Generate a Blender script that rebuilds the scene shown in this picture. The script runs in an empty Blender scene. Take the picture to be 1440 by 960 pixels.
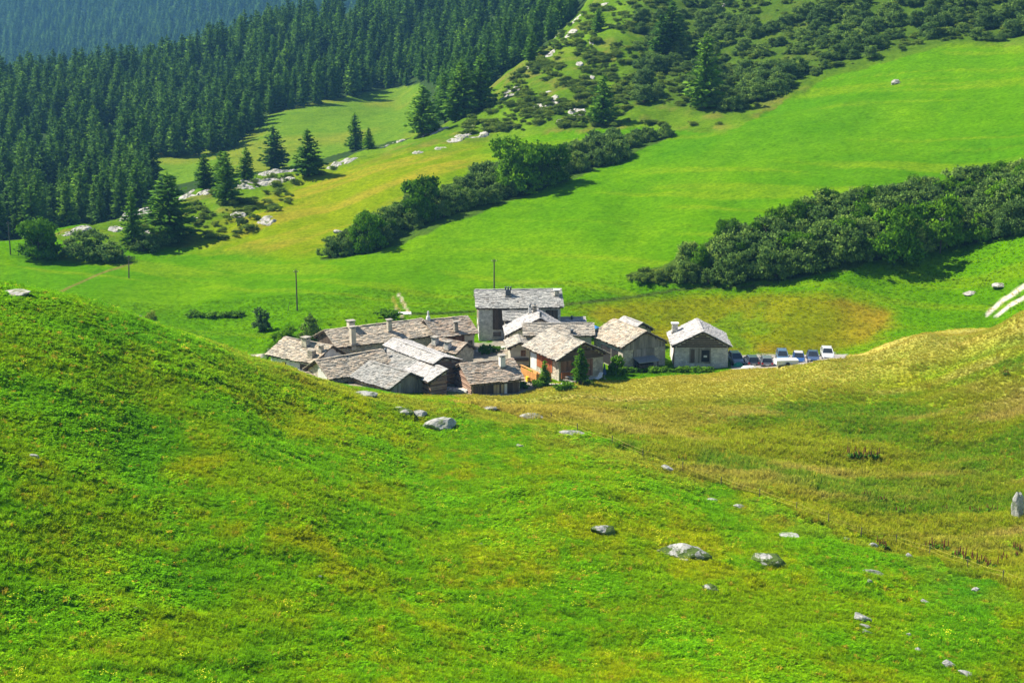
import bpy, math, random
import numpy as np
random.seed(7); RNG = np.random.default_rng(11)
SC = bpy.context.scene
COL = SC.collection
# ------------------------------------------------------------------ camera, sky, sun, exposure
F, PITCH, ZC = 2000.0, math.radians(13), 52.0          # focal length in photo pixels (1440 wide), tilt, eye height
cam_d = bpy.data.cameras.new('camera'); cam = bpy.data.objects.new('camera', cam_d); COL.objects.link(cam)
cam.location = (0, 0, ZC); cam.rotation_euler = (math.radians(90) - PITCH, 0, 0)
cam_d.sensor_width = 36; cam_d.lens = 36 * F / 1440; cam_d.clip_start = 0.5; cam_d.clip_end = 6000
SC.camera = cam
SUN_EL, SUN_DIR = math.radians(48), np.array([-0.95, 0.31])       # direction towards the sun on the ground plane
w = bpy.data.worlds.new('World'); SC.world = w; w.use_nodes = True
nt = w.node_tree; sky = nt.nodes.new('ShaderNodeTexSky'); sky.sky_type = 'NISHITA'; sky.sun_disc = False
sky.sun_elevation = SUN_EL; sky.sun_rotation = math.atan2(SUN_DIR[0], SUN_DIR[1]); sky.altitude = 1500
bg = nt.nodes['Background']; nt.links.new(sky.outputs[0], bg.inputs[0]); bg.inputs[1].default_value = 0.078
sd = bpy.data.lights.new('sun', 'SUN'); sd.energy = 5.0; sd.angle = math.radians(0.5); sd.color = (1, 0.93, 0.80)
so = bpy.data.objects.new('sun', sd); COL.objects.link(so)
from mathutils import Vector, Matrix
sv = Vector((SUN_DIR[0] * math.cos(SUN_EL), SUN_DIR[1] * math.cos(SUN_EL), math.sin(SUN_EL)))
so.rotation_euler = sv.to_track_quat('Z', 'Y').to_euler(); so.location = (-60, 60, 120)
SC.view_settings.view_transform = 'Standard'; SC.view_settings.look = 'None'; SC.view_settings.exposure = 1.30
SC.view_settings.gamma = 1.0
SC.cycles.use_denoising = True; SC.cycles.max_bounces = 5; SC.cycles.diffuse_bounces = 3; SC.cycles.volume_bounces = 0
SC.cycles.transparent_max_bounces = 6; SC.cycles.glossy_bounces = 2; SC.cycles.transmission_bounces = 3
SC.cycles.sample_clamp_indirect = 4

# ------------------------------------------------------------------ camera maths
CP, SP = math.cos(PITCH), math.sin(PITCH)
def proj(P):
    P = np.asarray(P, float); y = P[..., 1]; z = P[..., 2] - ZC
    d = np.maximum(y * CP - z * SP, 0.01)
    return 720 + F * P[..., 0] / d, 480 - F * (y * SP + z * CP) / d
def ray(u, v):
    dx = (u - 720) / F; dy = (v - 480) / F
    return np.array([dx, CP - dy * SP, -SP - dy * CP])
def ptY(u, v, Y):
    d = ray(u, v); return d * (Y / d[1]) + np.array([0, 0, ZC])

# ------------------------------------------------------------------ noise
def _h(ix, iy, s):
    n = (ix * 374761393 + iy * 668265263 + s * 1442695041) & 0xFFFFFFFF
    n = ((n ^ (n >> 13)) * 1274126177) & 0xFFFFFFFF
    return ((n ^ (n >> 16)) & 0xFFFF) / 65535.0
def vnoise(x, y, s=0):
    x = np.asarray(x, float); y = np.asarray(y, float)
    ix = np.floor(x).astype(np.int64); iy = np.floor(y).astype(np.int64)
    fx = x - ix; fy = y - iy; fx = fx * fx * (3 - 2 * fx); fy = fy * fy * (3 - 2 * fy)
    a = _h(ix, iy, s); b = _h(ix + 1, iy, s); c = _h(ix, iy + 1, s); d = _h(ix + 1, iy + 1, s)
    return (a + (b - a) * fx) * (1 - fy) + (c + (d - c) * fx) * fy
def fbm(x, y, s=0, o=3):
    r = 0; a = 1; t = 0
    for k in range(o):
        r = r + a * vnoise(x * 2 ** k + 17.3 * k, y * 2 ** k - 9.1 * k, s + k); t += a; a *= 0.5
    return r / t
def sstep(a, b, x):
    t = np.clip((x - a) / (b - a), 0, 1); return t * t * (3 - 2 * t)

# ------------------------------------------------------------------ terrain: control points (u, v, Y) seen in the photo, and (u, Y, z) hidden ones
VIS = [
 # foreground hill
 (-200,960,72),(0,960,78),(400,960,85),(800,960,93),(1200,960,98),(1440,960,101),(1640,960,103),
 (-200,700,95),(0,700,100),(400,700,115),(800,700,132),(1440,700,146),(1640,700,140),
 (0,560,118),(200,580,128),(400,600,143),(600,620,156),
 (-200,372,132),(0,412,140),(100,428,144),(200,456,150),(300,486,156),(400,519,163),(480,546,168),(560,561,170),(640,572,169),(700,590,166),(800,610,162),(930,657,150),(1180,765,130),(1440,858,113),
 (1000,800,119),(1200,870,110),
 # meadow on the right
 (800,560,181),(1000,580,176),(1200,655,158),(1000,690,146.5),(1250,790,127.5),(1440,790,127),(1200,560,180),(1440,560,171),(1640,540,168),(1440,480,186),(1300,520,187),
 (1640,385,185),(1440,434,195),(1300,471,197),(1170,503,199),(1110,513,200),(1050,519,200),(950,528,200),(880,533,199),
 # village ground
 (800,538,195),(740,549,192),(690,556,188),(620,556,187.5),(560,554,187),(480,542,189),(400,518,202),(640,503,213),(690,478,226),(880,519,205),(985,520,205.5),
 # slope behind the village
 (418,437,250),(300,400,275),(200,390,283),(200,440,250),(600,430,253),(480,370,285),(600,330,300),(700,262,335),(850,190,378),(850,300,300),(850,400,258),
 (1000,430,245),(1000,390,258),(1000,300,290),(1000,180,372),(1000,100,440),(1000,0,520),(1000,-150,620),
 (1200,440,238),(1200,370,253),(1200,290,280),(1200,200,330),(1200,100,405),(1200,0,480),(1200,-150,590),
 (1440,400,235),(1440,335,250),(1440,230,290),(1440,150,335),(1440,75,387),(1440,0,450),(1440,-150,545),(1400,436,231),
 (1640,400,226),(1640,150,312),(1640,0,420),(1640,-150,520),
 (0,404,281),(0,388,291),(0,346,315),(100,326,330),(210,296,350),(310,262,375),(430,240,395),(520,212,412),(620,178,432),(700,120,470),(760,70,500),(835,5,540),(900,-60,575),
 (100,360,305),(250,345,312),(350,320,322),(450,290,340),(560,230,375),(700,200,392),
 (-200,350,300),(-200,330,330),
 # valley meadow and forest behind the ridge
 (500,205,520),(500,160,600),(560,140,640),(620,100,645),(300,216,540),(380,172,590),(200,232,530),(0,280,480),(0,200,600),(0,130,745),(150,112,765),(300,78,800),(400,48,820),(500,18,850),(600,-12,865),(800,-62,900),
 (300,150,680),(600,60,740),(-200,270,480),(-200,150,740),
 (-200,114,1850),(0,114,1850),(-200,-20,2400),(0,0,2400),(-200,-200,3200),(0,-200,3200),(300,66,1950),(300,-60,2450),(300,-220,3200),(600,-40,2100),(600,-250,3200),
]
HID = [
 (0,190,8),(0,230,0),(-200,200,10),(-200,240,0),(200,190,7),(200,220,0),(330,200,1.5),(400,190,2.5),
 (450,225,0.3),(560,210,0.6),(560,225,0.2),(620,235,0.2),(720,215,0.5),(760,206,0.8),(830,225,0.2),(900,220,0.2),(960,225,0.2),
 (1050,210,0.1),(1120,211,0.1),(1180,212,0.3),(1100,225,0.3),(1300,214,3.0),(1440,212,5.5),(1640,205,8),
 (210,400,-4),(100,380,-6),(0,370,-7),(-200,380,-6),(430,445,3),(620,480,14),(760,560,37),
 (0,960,-25),(-200,960,-25),(0,1400,-70),(300,1000,-10),(300,1450,-20),(500,1050,30),(600,1150,50),(900,700,100),(1000,1000,190),(1440,900,190),(1640,800,170),(1000,3000,620),(1440,3000,620),(600,3500,620),(0,3600,600),
]
def camtan(u, Y, t): return (u, Y, ZC - Y * t)
for uu in (-500, 0, 700, 1440, 1900):
    HID += [camtan(uu, 3, 1.0), camtan(uu, 10, .75), camtan(uu, 25, .64), camtan(uu, 50, .575)]
def build_rbf():
    A, T = [], []
    for u, v, Y in VIS:
        p = ptY(u, v, Y); A.append((p[0] / Y * 3, math.log(Y))); T.append((ZC - p[2]) / Y)
    for u, Y, z in HID:
        A.append(((u - 720) / F * 3 * 1.02, math.log(Y))); T.append((ZC - z) / Y)
    A = np.array(A); T = np.array(T); n = len(A)
    def phi(r2): return 0.5 * r2 * np.log(r2 + 1e-12)
    K = phi(((A[:, None] - A[None]) ** 2).sum(-1)) + np.eye(n) * 2e-4
    Pm = np.c_[np.ones(n), A]
    S = np.block([[K, Pm], [Pm.T, np.zeros((3, 3))]])
    c = np.linalg.solve(S, np.r_[T, np.zeros(3)])
    def ev(Q):
        out = np.empty(len(Q))
        for i in range(0, len(Q), 20000):
            q = Q[i:i + 20000]
            d2 = (q[:, :1] - A[None, :, 0]) ** 2 + (q[:, 1:] - A[None, :, 1]) ** 2
            out[i:i + 20000] = phi(d2) @ c[:n] + c[n] + q @ c[n + 1:]
        return out
    return ev
rbf = build_rbf()
NA = 620; AV = np.linspace(-0.62, 0.62, NA)
YV = np.concatenate([np.geomspace(3, 60, 30, endpoint=False), np.geomspace(60, 320, 500, endpoint=False),
                     np.geomspace(320, 900, 240, endpoint=False), np.geomspace(900, 3700, 80)])
NY = len(YV)
# the smooth surface is evaluated on a coarser lattice and interpolated
ca = np.linspace(-0.62, 0.62, 160); cy = np.interp(np.linspace(0, NY - 1, 260), np.arange(NY), YV)
qa, qy = np.meshgrid(ca * 3, np.log(cy)); tc = rbf(np.c_[qa.ravel(), qy.ravel()]).reshape(260, 160)
ri = np.linspace(0, 259, NY); r0 = np.minimum(ri.astype(int), 258); rf = (ri - r0)[:, None]
ci = np.linspace(0, 159, NA); c0 = np.minimum(ci.astype(int), 158); cf = (ci - c0)[None]
def cub(a, b, c, d, t): return b + 0.5 * t * (c - a + t * (2 * a - 5 * b + 4 * c - d + t * (3 * (b - c) + d - a)))
R = [np.clip(r0 + k, 0, 259) for k in (-1, 0, 1, 2)]
rows = cub(tc[R[0]], tc[R[1]], tc[R[2]], tc[R[3]], rf)
Cc = [np.clip(c0 + k, 0, 159) for k in (-1, 0, 1, 2)]
TT = cub(rows[:, Cc[0]], rows[:, Cc[1]], rows[:, Cc[2]], rows[:, Cc[3]], cf)
GY = np.repeat(YV[:, None], NA, 1); GX = GY * AV[None]; GZ = ZC - TT * GY

def inpoly(px, py, poly):
    c = np.zeros(px.shape, bool); n = len(poly); j = n - 1
    for i in range(n):
        xi, yi = poly[i]; xj, yj = poly[j]
        if yi != yj:
            c ^= ((yi > py) != (yj > py)) & (px < (xj - xi) * (py - yi) / (yj - yi) + xi)
        j = i
    return c
FENCE = [(560,545),(700,575),(800,602),(930,650),(1180,752),(1440,835),(1700,930)]
POLY = dict(
 yellow=[(250,352),(330,300),(420,250),(560,218),(705,203),(690,228),(570,275),(475,340),(440,368),(330,350)],
 rocky=[(120,345),(60,330),(230,285),(330,250),(440,228),(620,172),(700,110),(835,-10),(900,-120),(1900,-150),(1900,50),(1440,66),(1330,62),(1250,88),(1160,112),(1090,150),(1045,178),(1010,190),(890,178),(800,185),(700,198),(620,203),(470,243),(390,268),(400,298),(345,340),(250,350)],
 vmeadow=[(190,222),(330,205),(380,158),(460,140),(590,118),(615,185),(480,215),(330,262),(200,268)],
 dry=[(800,436),(900,420),(1050,412),(1180,415),(1250,435),(1265,455),(1235,478),(1150,500),(1000,500),(860,470)],
 lhedge=[(450,368),(480,338),(560,290),(660,250),(720,220),(800,200),(930,186),(940,196),(880,220),(760,270),(640,312),(560,346)],
 rhedge=[(880,385),(930,372),(990,345),(1090,296),(1180,272),(1300,260),(1400,232),(1900,190),(1900,310),(1440,328),(1300,354),(1200,376),(1100,394),(1000,402),(900,398)],
 dense=[(890,-20),(1900,-60),(1900,30),(1440,58),(1340,55),(1250,78),(1160,100),(1085,140),(1040,160),(960,152),(900,150),(870,130),(900,60)],
 parking=[(1028,520),(1190,512),(1190,498),(1028,500)],
 yard=[(398,520),(480,545),(560,553),(700,556),(760,545),(720,500),(735,478),(660,480),(600,470),(520,470),(470,490),(410,500)],
)
def softpoly(px, py, poly, r):
    t = np.zeros(px.shape)
    for a in range(9): t += inpoly(px + r * (a % 3 - 1), py + r * .5 * (a // 3 - 1), poly)
    return t / 9
def lerp3(c, col, w): return c * (1 - w[:, None]) + np.array(col) * w[:, None]
def dist_line(u, v, pts):
    best = np.full(u.shape, 1e9)
    for (x0, y0), (x1, y1) in zip(pts[:-1], pts[1:]):
        dx, dy = x1 - x0, y1 - y0; t = np.clip(((u - x0) * dx + (v - y0) * dy) / (dx * dx + dy * dy), 0, 1)
        best = np.minimum(best, np.hypot(u - x0 - t * dx, v - y0 - t * dy))
    return best
C_MOWN = (.062, .172, .0002); C_LUSH = (.095, .250, .001); C_YEL = (.130, .190, .002); C_STRAW = (.31, .245, .06)
def cover(X, Y, Z):
    """land cover by place: returns base colours and the class weights"""
    X = X.ravel(); Y = Y.ravel(); Z = Z.ravel()
    u, v = proj(np.c_[X, Y, Z])
    s = np.clip(260 / Y, .3, 2.2)
    u2 = u + (fbm(X / 5, Y / 5, 3) - .5) * 22 * s; v2 = v + (fbm(X / 5, Y / 5, 5) - .5) * 10 * s
    n1 = fbm(X / 22, Y / 30, 21); n2 = fbm(X / 6, Y / 8, 31); n3 = fbm(X / 1.6, Y / 2.2, 41); n4 = fbm(X / 60, Y / 60, 51)
    c = np.tile(np.array(C_MOWN), (len(X), 1))
    cls = np.zeros(len(X), int)                                     # 0 mown, 1 foreground pasture, 2 rough meadow, 3 rocky, 4 forest, 5 valley meadow, 6 bare
    c = lerp3(c, (.10, .215, .001), sstep(.45, .75, n1) * .75); c = lerp3(c, (.042, .145, .002), sstep(.45, .75, n4) * .6)
    c = lerp3(c, (.125, .205, .004), sstep(.58, .72, fbm(X / 45, (Y + X * .6) / 5, 61)) * .55)
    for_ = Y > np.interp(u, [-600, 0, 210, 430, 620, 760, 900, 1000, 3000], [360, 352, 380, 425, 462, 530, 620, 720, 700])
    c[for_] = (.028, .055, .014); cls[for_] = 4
    mid = (Y > 215) & (Y < 640)
    m = mid & ~for_ & inpoly(u2, v2, POLY['rocky']); cls[m] = 3
    k = lerp3(np.tile(np.array((.070, .140, .006)), (m.sum(), 1)), (.15, .135, .03), sstep(.5, .75, n2[m]) * .6)
    k = lerp3(k, (.10, .19, .008), sstep(.5, .7, n1[m]) * .7); wd_ = softpoly(u2[m], v2[m], POLY['dense'], 14) * .75; c[m] = lerp3(k, (.045, .085, .010), wd_)
    wy = softpoly(u2, v2, POLY['yellow'], 16) * (mid & ~for_); m = wy > 0
    k = lerp3(np.tile(np.array(C_YEL), (m.sum(), 1)), (.205, .190, .015), sstep(.40, .70, fbm((X[m] + Y[m]) / 40, (X[m] - Y[m]) / 5, 71)) * .85)
    k = lerp3(k, (.095, .215, .002), sstep(.50, .72, n1[m]) * .75); c[m] = c[m] * (1 - wy[m, None]) + k * wy[m, None]
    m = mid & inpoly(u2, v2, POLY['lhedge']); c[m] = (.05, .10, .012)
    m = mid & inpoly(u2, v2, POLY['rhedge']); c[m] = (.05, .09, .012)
    wy = softpoly(u2, v2, POLY['dry'], 10) * (mid & (Y < 262)); m = wy > 0
    k = lerp3(lerp3(np.tile(np.array((.125, .155, .003)), (m.sum(), 1)), (.185, .145, .010), sstep(.36, .62, n1[m]) * .85), (.07, .165, .004), sstep(.5, .7, n2[m]) * .6)
    c[m] = c[m] * (1 - wy[m, None]) + k * wy[m, None]
    m = (Y > 470) & (Y < 690) & inpoly(u2, v2, POLY['vmeadow']); cls[m] = 5
    c[m] = lerp3(np.tile(np.array((.085, .165, .010)), (m.sum(), 1)), (.14, .17, .015), sstep(.4, .7, n1[m]) * .8)
    # foreground pasture and rough meadow
    fg = (Y < 232) & (Y < np.interp(u, [-600, 0, 330, 400, 560, 700, 1030, 1050, 1300, 1440, 2400], [225, 215, 205, 200, 189, 192, 203, 205, 212, 214, 214]))
    fl = np.interp(u, [q[0] for q in FENCE], [q[1] for q in FENCE], left=-1e3)
    left = v2 > fl + (fbm(X / 4, Y / 4, 81) - .5) * 30
    m = fg & left; cls[m] = 1
    k = lerp3(np.tile(np.array(C_LUSH), (m.sum(), 1)), (.145, .255, .001), sstep(.35, .65, n2[m]) * .85)
    k = lerp3(k, (.235, .265, .003), sstep(.47, .72, fbm(X[m] / 9, Y[m] / 12, 91) * .6 + n3[m] * .4 + .10 * sstep(300, 800, u[m]) - .05) * .75)
    k = lerp3(k, (.055, .20, .002), sstep(.52, .72, fbm(X[m] / 8, Y[m] / 9, 101)) * sstep(700, 150, u[m]) * .9)
    cr = np.interp(u[m], [0, 200, 480, 700, 930, 1180, 1440], [412, 456, 541, 590, 657, 765, 858])
    k = lerp3(k, (.23, .215, .04), np.exp(-((v[m] - cr) / 16) ** 2) * .55 * sstep(.3, .6, n2[m]) * sstep(180, 330, u[m]))
    k = lerp3(k, (.05, .21, .006), sstep(1230, 1380, u[m]) * sstep(.3, .6, n1[m]) * .8)
    c[m] = k
    m = fg & ~left; cls[m] = 2
    k = lerp3(np.tile(np.array((.195, .255, .010)), (m.sum(), 1)), (.36, .29, .12), sstep(.45, .66, fbm(X[m] / 18, Y[m] / 7, 111)) * .75)
    k = lerp3(k, (.085, .205, .003), sstep(.47, .62, fbm(X[m] / 20, Y[m] / 6, 121)) * .9)
    k = lerp3(k, (.225, .26, .010), sstep(.5, .75, n2[m]) * .6)
    k = lerp3(k, (.33, .295, .055), sstep(470, 540, 560 - np.abs(v[m] - np.interp(u[m], [700, 900, 1050, 1170, 1300, 1440], [560, 529, 519, 503, 471, 434]) - 12) * 1.6) * .7)
    k = lerp3(k, (.23, .24, .02), sstep(198, 175, Y[m]) * 0)
    c[m] = k
    # bare ground: tracks, yard, parking
    m = (Y > 196) & (Y < 240) & inpoly(u, v, POLY['parking']); c[m] = (.30, .28, .25); cls[m] = 6
    m = (Y > 186) & (Y < 232) & inpoly(u2, v2, POLY['yard']); c[m] = lerp3(np.tile(np.array((.24, .22, .18)), (m.sum(), 1)), (.07, .2, .008), sstep(.4, .6, n2[m]) * .9); cls[m] = 6
    for pts, wd, col in (([(1388,442),(1408,424),(1440,403),(1500,372)], 2.6, (.50,.45,.38)), ([(1402,444),(1422,428),(1440,418),(1500,388)], 2.2, (.50,.45,.38)),
                         ([(556,432),(562,440),(566,446)], 1.6, (.34,.31,.20)), ([(561,414),(566,424),(572,436),(578,442)], 1.7, (.38,.35,.25)), ([(552,418),(556,428),(562,438)], 1.6, (.24,.24,.05)),
                         ([(345,502),(378,499)], 2.2, (.45,.42,.38)), ([(80,412),(140,385),(185,370)], 1.2, (.13,.13,.03)),
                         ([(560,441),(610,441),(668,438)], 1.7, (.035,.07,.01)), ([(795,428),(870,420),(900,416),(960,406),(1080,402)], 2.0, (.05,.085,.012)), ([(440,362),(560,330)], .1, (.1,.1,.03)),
                         ([(672,492),(712,488)], 2.5, (.42,.40,.36))):
        m = (Y > 206) & (Y < 340); d = dist_line(u[m], v[m], pts); wgt = sstep(wd * 1.5, wd * .6, d)
        c[m] = lerp3(c[m], col, wgt)
    return c, cls, u, v
# natural undulation of each kind of ground
_, cls0, U0, V0 = cover(GX, GY, GZ)
cls0 = cls0.reshape(GX.shape)
b1 = fbm(GX / 9, GY / 9, 201) - .5; b2 = fbm(GX / 2.4, GY / 2.4, 211, 2) - .5; b3 = fbm(GX / 30, GY / 30, 221) - .5; b4 = fbm(GX / 13, GY / 7, 231) - .5
amp = np.select([cls0 == 1, cls0 == 2, cls0 == 3, cls0 == 4, cls0 == 6], [b1 * .9 + b2 * .32 + (fbm((GX + GY * .7) / 16, (GY - GX * .35) / 2.0, 241, 2) - .5) * .42, b4 * 2.3 + b2 * .30, b1 * 2.6 + b2 * .6 + b3 * 2, b3 * 4 + b1 * 2, b2 * .1], b3 * 3.4 + b1 * .8 + b2 * .10)
vil = ((GY > 184) & (GY < 236) & (np.abs(GX) < 38)); amp = np.where(vil, b2 * .12 + b1 * .15, amp)
amp[GY < 40] *= .2
GZ = GZ + amp
COLS, CLS, UU, VV = cover(GX, GY, GZ)
LY = np.log(YV)
def gz(X, Y):
    X = np.asarray(X, float); Y = np.asarray(Y, float)
    r = np.interp(Y, YV, np.arange(NY)); r0 = np.clip(r.astype(int), 0, NY - 2); rf = r - r0
    c = (X / Y + .62) / 1.24 * (NA - 1); c0 = np.clip(c.astype(int), 0, NA - 2); cf = np.clip(c - c0, 0, 1)
    z = (GZ[r0, c0] * (1 - cf) + GZ[r0, c0 + 1] * cf) * (1 - rf) + (GZ[r0 + 1, c0] * (1 - cf) + GZ[r0 + 1, c0 + 1] * cf) * rf
    return z
YS = np.geomspace(62, 3500, 6500)
def hit(u, v, ymin=62):
    d = ray(u, v); ys = YS[YS >= ymin]; t = ys / d[1]; zz = ZC + d[2] * t; xx = d[0] * t
    b = np.nonzero(zz < gz(xx, ys))[0]
    i = b[0] if len(b) else len(ys) - 1
    return Vector((xx[i], ys[i], float(gz(xx[i], ys[i]))))
def ground(x, y): return float(gz(x, y))

# ------------------------------------------------------------------ mesh and object helpers
def mesh_np(name, verts, faces, mat=None, smooth=False):
    verts = np.asarray(verts, np.float32); me = bpy.data.meshes.new(name)
    me.vertices.add(len(verts)); me.vertices.foreach_set('co', verts.ravel())
    faces = np.asarray(faces, np.int32); k = faces.shape[1]
    me.loops.add(faces.size); me.loops.foreach_set('vertex_index', faces.ravel())
    me.polygons.add(len(faces)); me.polygons.foreach_set('loop_start', np.arange(0, faces.size, k, dtype=np.int32))
    me.polygons.foreach_set('use_smooth', np.full(len(faces), smooth)); me.update(calc_edges=True)
    if mat: me.materials.append(mat)
    return me
def link(name, data, parent=None, loc=None, rz=0.0):
    o = bpy.data.objects.new(name, data); COL.objects.link(o); o.parent = parent
    if loc is not None: o.location = loc
    o.rotation_euler = (0, 0, rz); return o
def tag(o, label=None, cat=None, group=None, kind=None):
    if label: o['label'] = label
    if cat: o['category'] = cat
    if group: o['group'] = group
    if kind: o['kind'] = kind
    return o
def thing(name, label, cat, loc=(0, 0, 0), rz=0, group=None): return tag(link(name, None, None, loc, rz), label, cat, group)
class MB:
    def __init__(s): s.v = []; s.f = []
    def add(s, vs, fs):
        n = len(s.v); s.v += [tuple(x) for x in vs]; s.f += [tuple(i + n for i in q) for q in fs]; return s
    def box(s, x0, x1, y0, y1, z0, z1):
        return s.add([(x0,y0,z0),(x1,y0,z0),(x1,y1,z0),(x0,y1,z0),(x0,y0,z1),(x1,y0,z1),(x1,y1,z1),(x0,y1,z1)],
                     [(3,2,1,0),(4,5,6,7),(0,1,5,4),(1,2,6,5),(2,3,7,6),(3,0,4,7)])
    def hexa(s, b, t): return s.add(list(b) + list(t), [(3,2,1,0),(4,5,6,7),(0,1,5,4),(1,2,6,5),(2,3,7,6),(3,0,4,7)])
    def prism(s, poly, axis, a, b):
        def P(q, t): return (t, q[0], q[1]) if axis == 0 else (q[0], t, q[1])
        n = len(poly)
        fs = [tuple(range(n - 1, -1, -1)), tuple(range(n, 2 * n))] + [(i, (i + 1) % n, (i + 1) % n + n, i + n) for i in range(n)]
        return s.add([P(q, a) for q in poly] + [P(q, b) for q in poly], fs)
    def tube(s, a, b, r0, r1=None, n=8):
        a = Vector(a); b = Vector(b); r1 = r0 if r1 is None else r1; d = (b - a).normalized()
        x = d.orthogonal().normalized(); y = d.cross(x); vs = []
        for p, r in ((a, r0), (b, r1)): vs += [p + (x * math.cos(2 * math.pi * k / n) + y * math.sin(2 * math.pi * k / n)) * r for k in range(n)]
        return s.add(vs, [(k, (k + 1) % n, (k + 1) % n + n, k + n) for k in range(n)] + [tuple(range(n - 1, -1, -1)), tuple(range(n, 2 * n))])
    def build(s, name, mat, parent=None, loc=None, rz=0, smooth=False, bevel=0):
        me = bpy.data.meshes.new(name); me.from_pydata(s.v, [], s.f); me.materials.append(mat)
        if smooth: me.polygons.foreach_set('use_smooth', [True] * len(me.polygons))
        me.update(); o = link(name, me, parent, loc, rz)
        if bevel: m = o.modifiers.new('bevel', 'BEVEL'); m.width = bevel; m.segments = 2; m.limit_method = 'ANGLE'
        return o
def copy_tree(o, parent=None):
    c = o.copy(); COL.objects.link(c); c.parent = parent
    for ch in o.children: copy_tree(ch, c)
    return c

# ------------------------------------------------------------------ materials
def newmat(name):
    m = bpy.data.materials.new(name); m.use_nodes = True; n = m.node_tree; b = n.nodes['Principled BSDF']
    b.inputs['Roughness'].default_value = .85; b.inputs['Specular IOR Level'].default_value = .25
    return m, n, b
def N(n, t, **k):
    x = n.nodes.new(t)
    for a, v in k.items(): setattr(x, a, v)
    return x
def noise(n, scale, detail=4, vec=None, rough=.55):
    x = N(n, 'ShaderNodeTexNoise'); x.inputs['Scale'].default_value = scale; x.inputs['Detail'].default_value = detail; x.inputs['Roughness'].default_value = rough
    if vec: n.links.new(vec, x.inputs['Vector'])
    return x
def ramp(n, fac, stops):
    r = N(n, 'ShaderNodeValToRGB'); e = r.color_ramp.elements
    while len(e) < len(stops): e.new(.5)
    for q, (p, c) in zip(e, stops): q.position = p; q.color = (*c, 1)
    n.links.new(fac, r.inputs[0]); return r
def mixc(n, fac, a, b, mode='MIX'):
    m = N(n, 'ShaderNodeMix', data_type='RGBA', blend_type=mode)
    for s, x in ((0, fac), (6, a), (7, b)):
        if isinstance(x, (int, float)): m.inputs[s].default_value = x
        elif isinstance(x, tuple): m.inputs[s].default_value = (*x, 1)
        else: n.links.new(x, m.inputs[s])
    return m.outputs[2]
def bump(n, b, h, dist, strength=1):
    x = N(n, 'ShaderNodeBump'); x.inputs['Distance'].default_value = dist; x.inputs['Strength'].default_value = strength
    n.links.new(h, x.inputs['Height']); n.links.new(x.outputs[0], b.inputs['Normal'])
def soft_normal(n, tr, b, up=None):
    """foliage cards shade as the surface of the clump they belong to, not as single flat cards"""
    g = N(n, 'ShaderNodeNewGeometry'); mx = N(n, 'ShaderNodeMix', data_type='VECTOR')
    if up is None:
        tc = N(n, 'ShaderNodeTexCoord'); ms = N(n, 'ShaderNodeMapping'); ms.inputs['Scale'].default_value = (1, 1, .10); ms.inputs['Location'].default_value = (0, 0, .55)
        n.links.new(tc.outputs['Object'], ms.inputs[0]); vt = N(n, 'ShaderNodeVectorTransform', vector_type='NORMAL', convert_from='OBJECT', convert_to='WORLD'); n.links.new(ms.outputs[0], vt.inputs[0])
        nm = N(n, 'ShaderNodeVectorMath', operation='NORMALIZE'); n.links.new(vt.outputs[0], nm.inputs[0]); src = nm.outputs[0]; mx.inputs[0].default_value = .42
    else:
        cv = N(n, 'ShaderNodeCombineXYZ'); cv.inputs[2].default_value = 1; src = cv.outputs[0]; mx.inputs[0].default_value = up
    n.links.new(g.outputs['Normal'], mx.inputs[4]); n.links.new(src, mx.inputs[5])
    nn = N(n, 'ShaderNodeVectorMath', operation='NORMALIZE'); n.links.new(mx.outputs[1], nn.inputs[0]); n.links.new(nn.outputs[0], b.inputs['Normal'])
def leafy(m, n, b, col, trans=.35, up=None):
    tr = N(n, 'ShaderNodeBsdfTranslucent'); mx = N(n, 'ShaderNodeMixShader'); mx.inputs[0].default_value = trans
    soft_normal(n, tr, b, up)
    n.links.new(col, tr.inputs[0]); n.links.new(col, b.inputs['Base Color'])
    n.links.new(b.outputs[0], mx.inputs[1]); n.links.new(tr.outputs[0], mx.inputs[2]); n.links.new(mx.outputs[0], n.nodes['Material Output'].inputs[0])
    b.inputs['Specular IOR Level'].default_value = .04; b.inputs['Roughness'].default_value = .8
def m_ground():
    m, n, b = newmat('ground'); a = N(n, 'ShaderNodeVertexColor', layer_name='col'); g = N(n, 'ShaderNodeNewGeometry')
    n1 = noise(n, 1.1, 6, g.outputs['Position'], .7); n2 = noise(n, .23, 4, g.outputs['Position'])
    c = mixc(n, 1.0, a.outputs[0], ramp(n, n1.outputs[0], [(.25, (.45, .5, .55)), (.5, (1, 1, 1)), (.75, (1.55, 1.4, 1.3))]).outputs[0], 'MULTIPLY')
    c = mixc(n, .7, c, ramp(n, n2.outputs[0], [(.3, (.72, .8, .8)), (.7, (1.3, 1.15, 1.1))]).outputs[0], 'MULTIPLY')
    n.links.new(c, b.inputs['Base Color']); b.inputs['Specular IOR Level'].default_value = 0; b.inputs['Roughness'].default_value = 1
    n3 = noise(n, 2.2, 5, g.outputs['Position'], .7); bump(n, b, n3.outputs[0], .35, .8); return m
def m_grass():
    m, n, b = newmat('grass_blades'); a = N(n, 'ShaderNodeAttribute', attribute_type='INSTANCER', attribute_name='col')
    g = N(n, 'ShaderNodeNewGeometry'); r = ramp(n, g.outputs['Random Per Island'], [(0, (.95, .98, .7)), (.8, (1.75, 1.65, .9)), (1, (2.5, 2.05, 1.0))])
    leafy(m, n, b, mixc(n, 1.0, a.outputs[0], r.outputs[0], 'MULTIPLY'), .35, .76); return m
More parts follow.
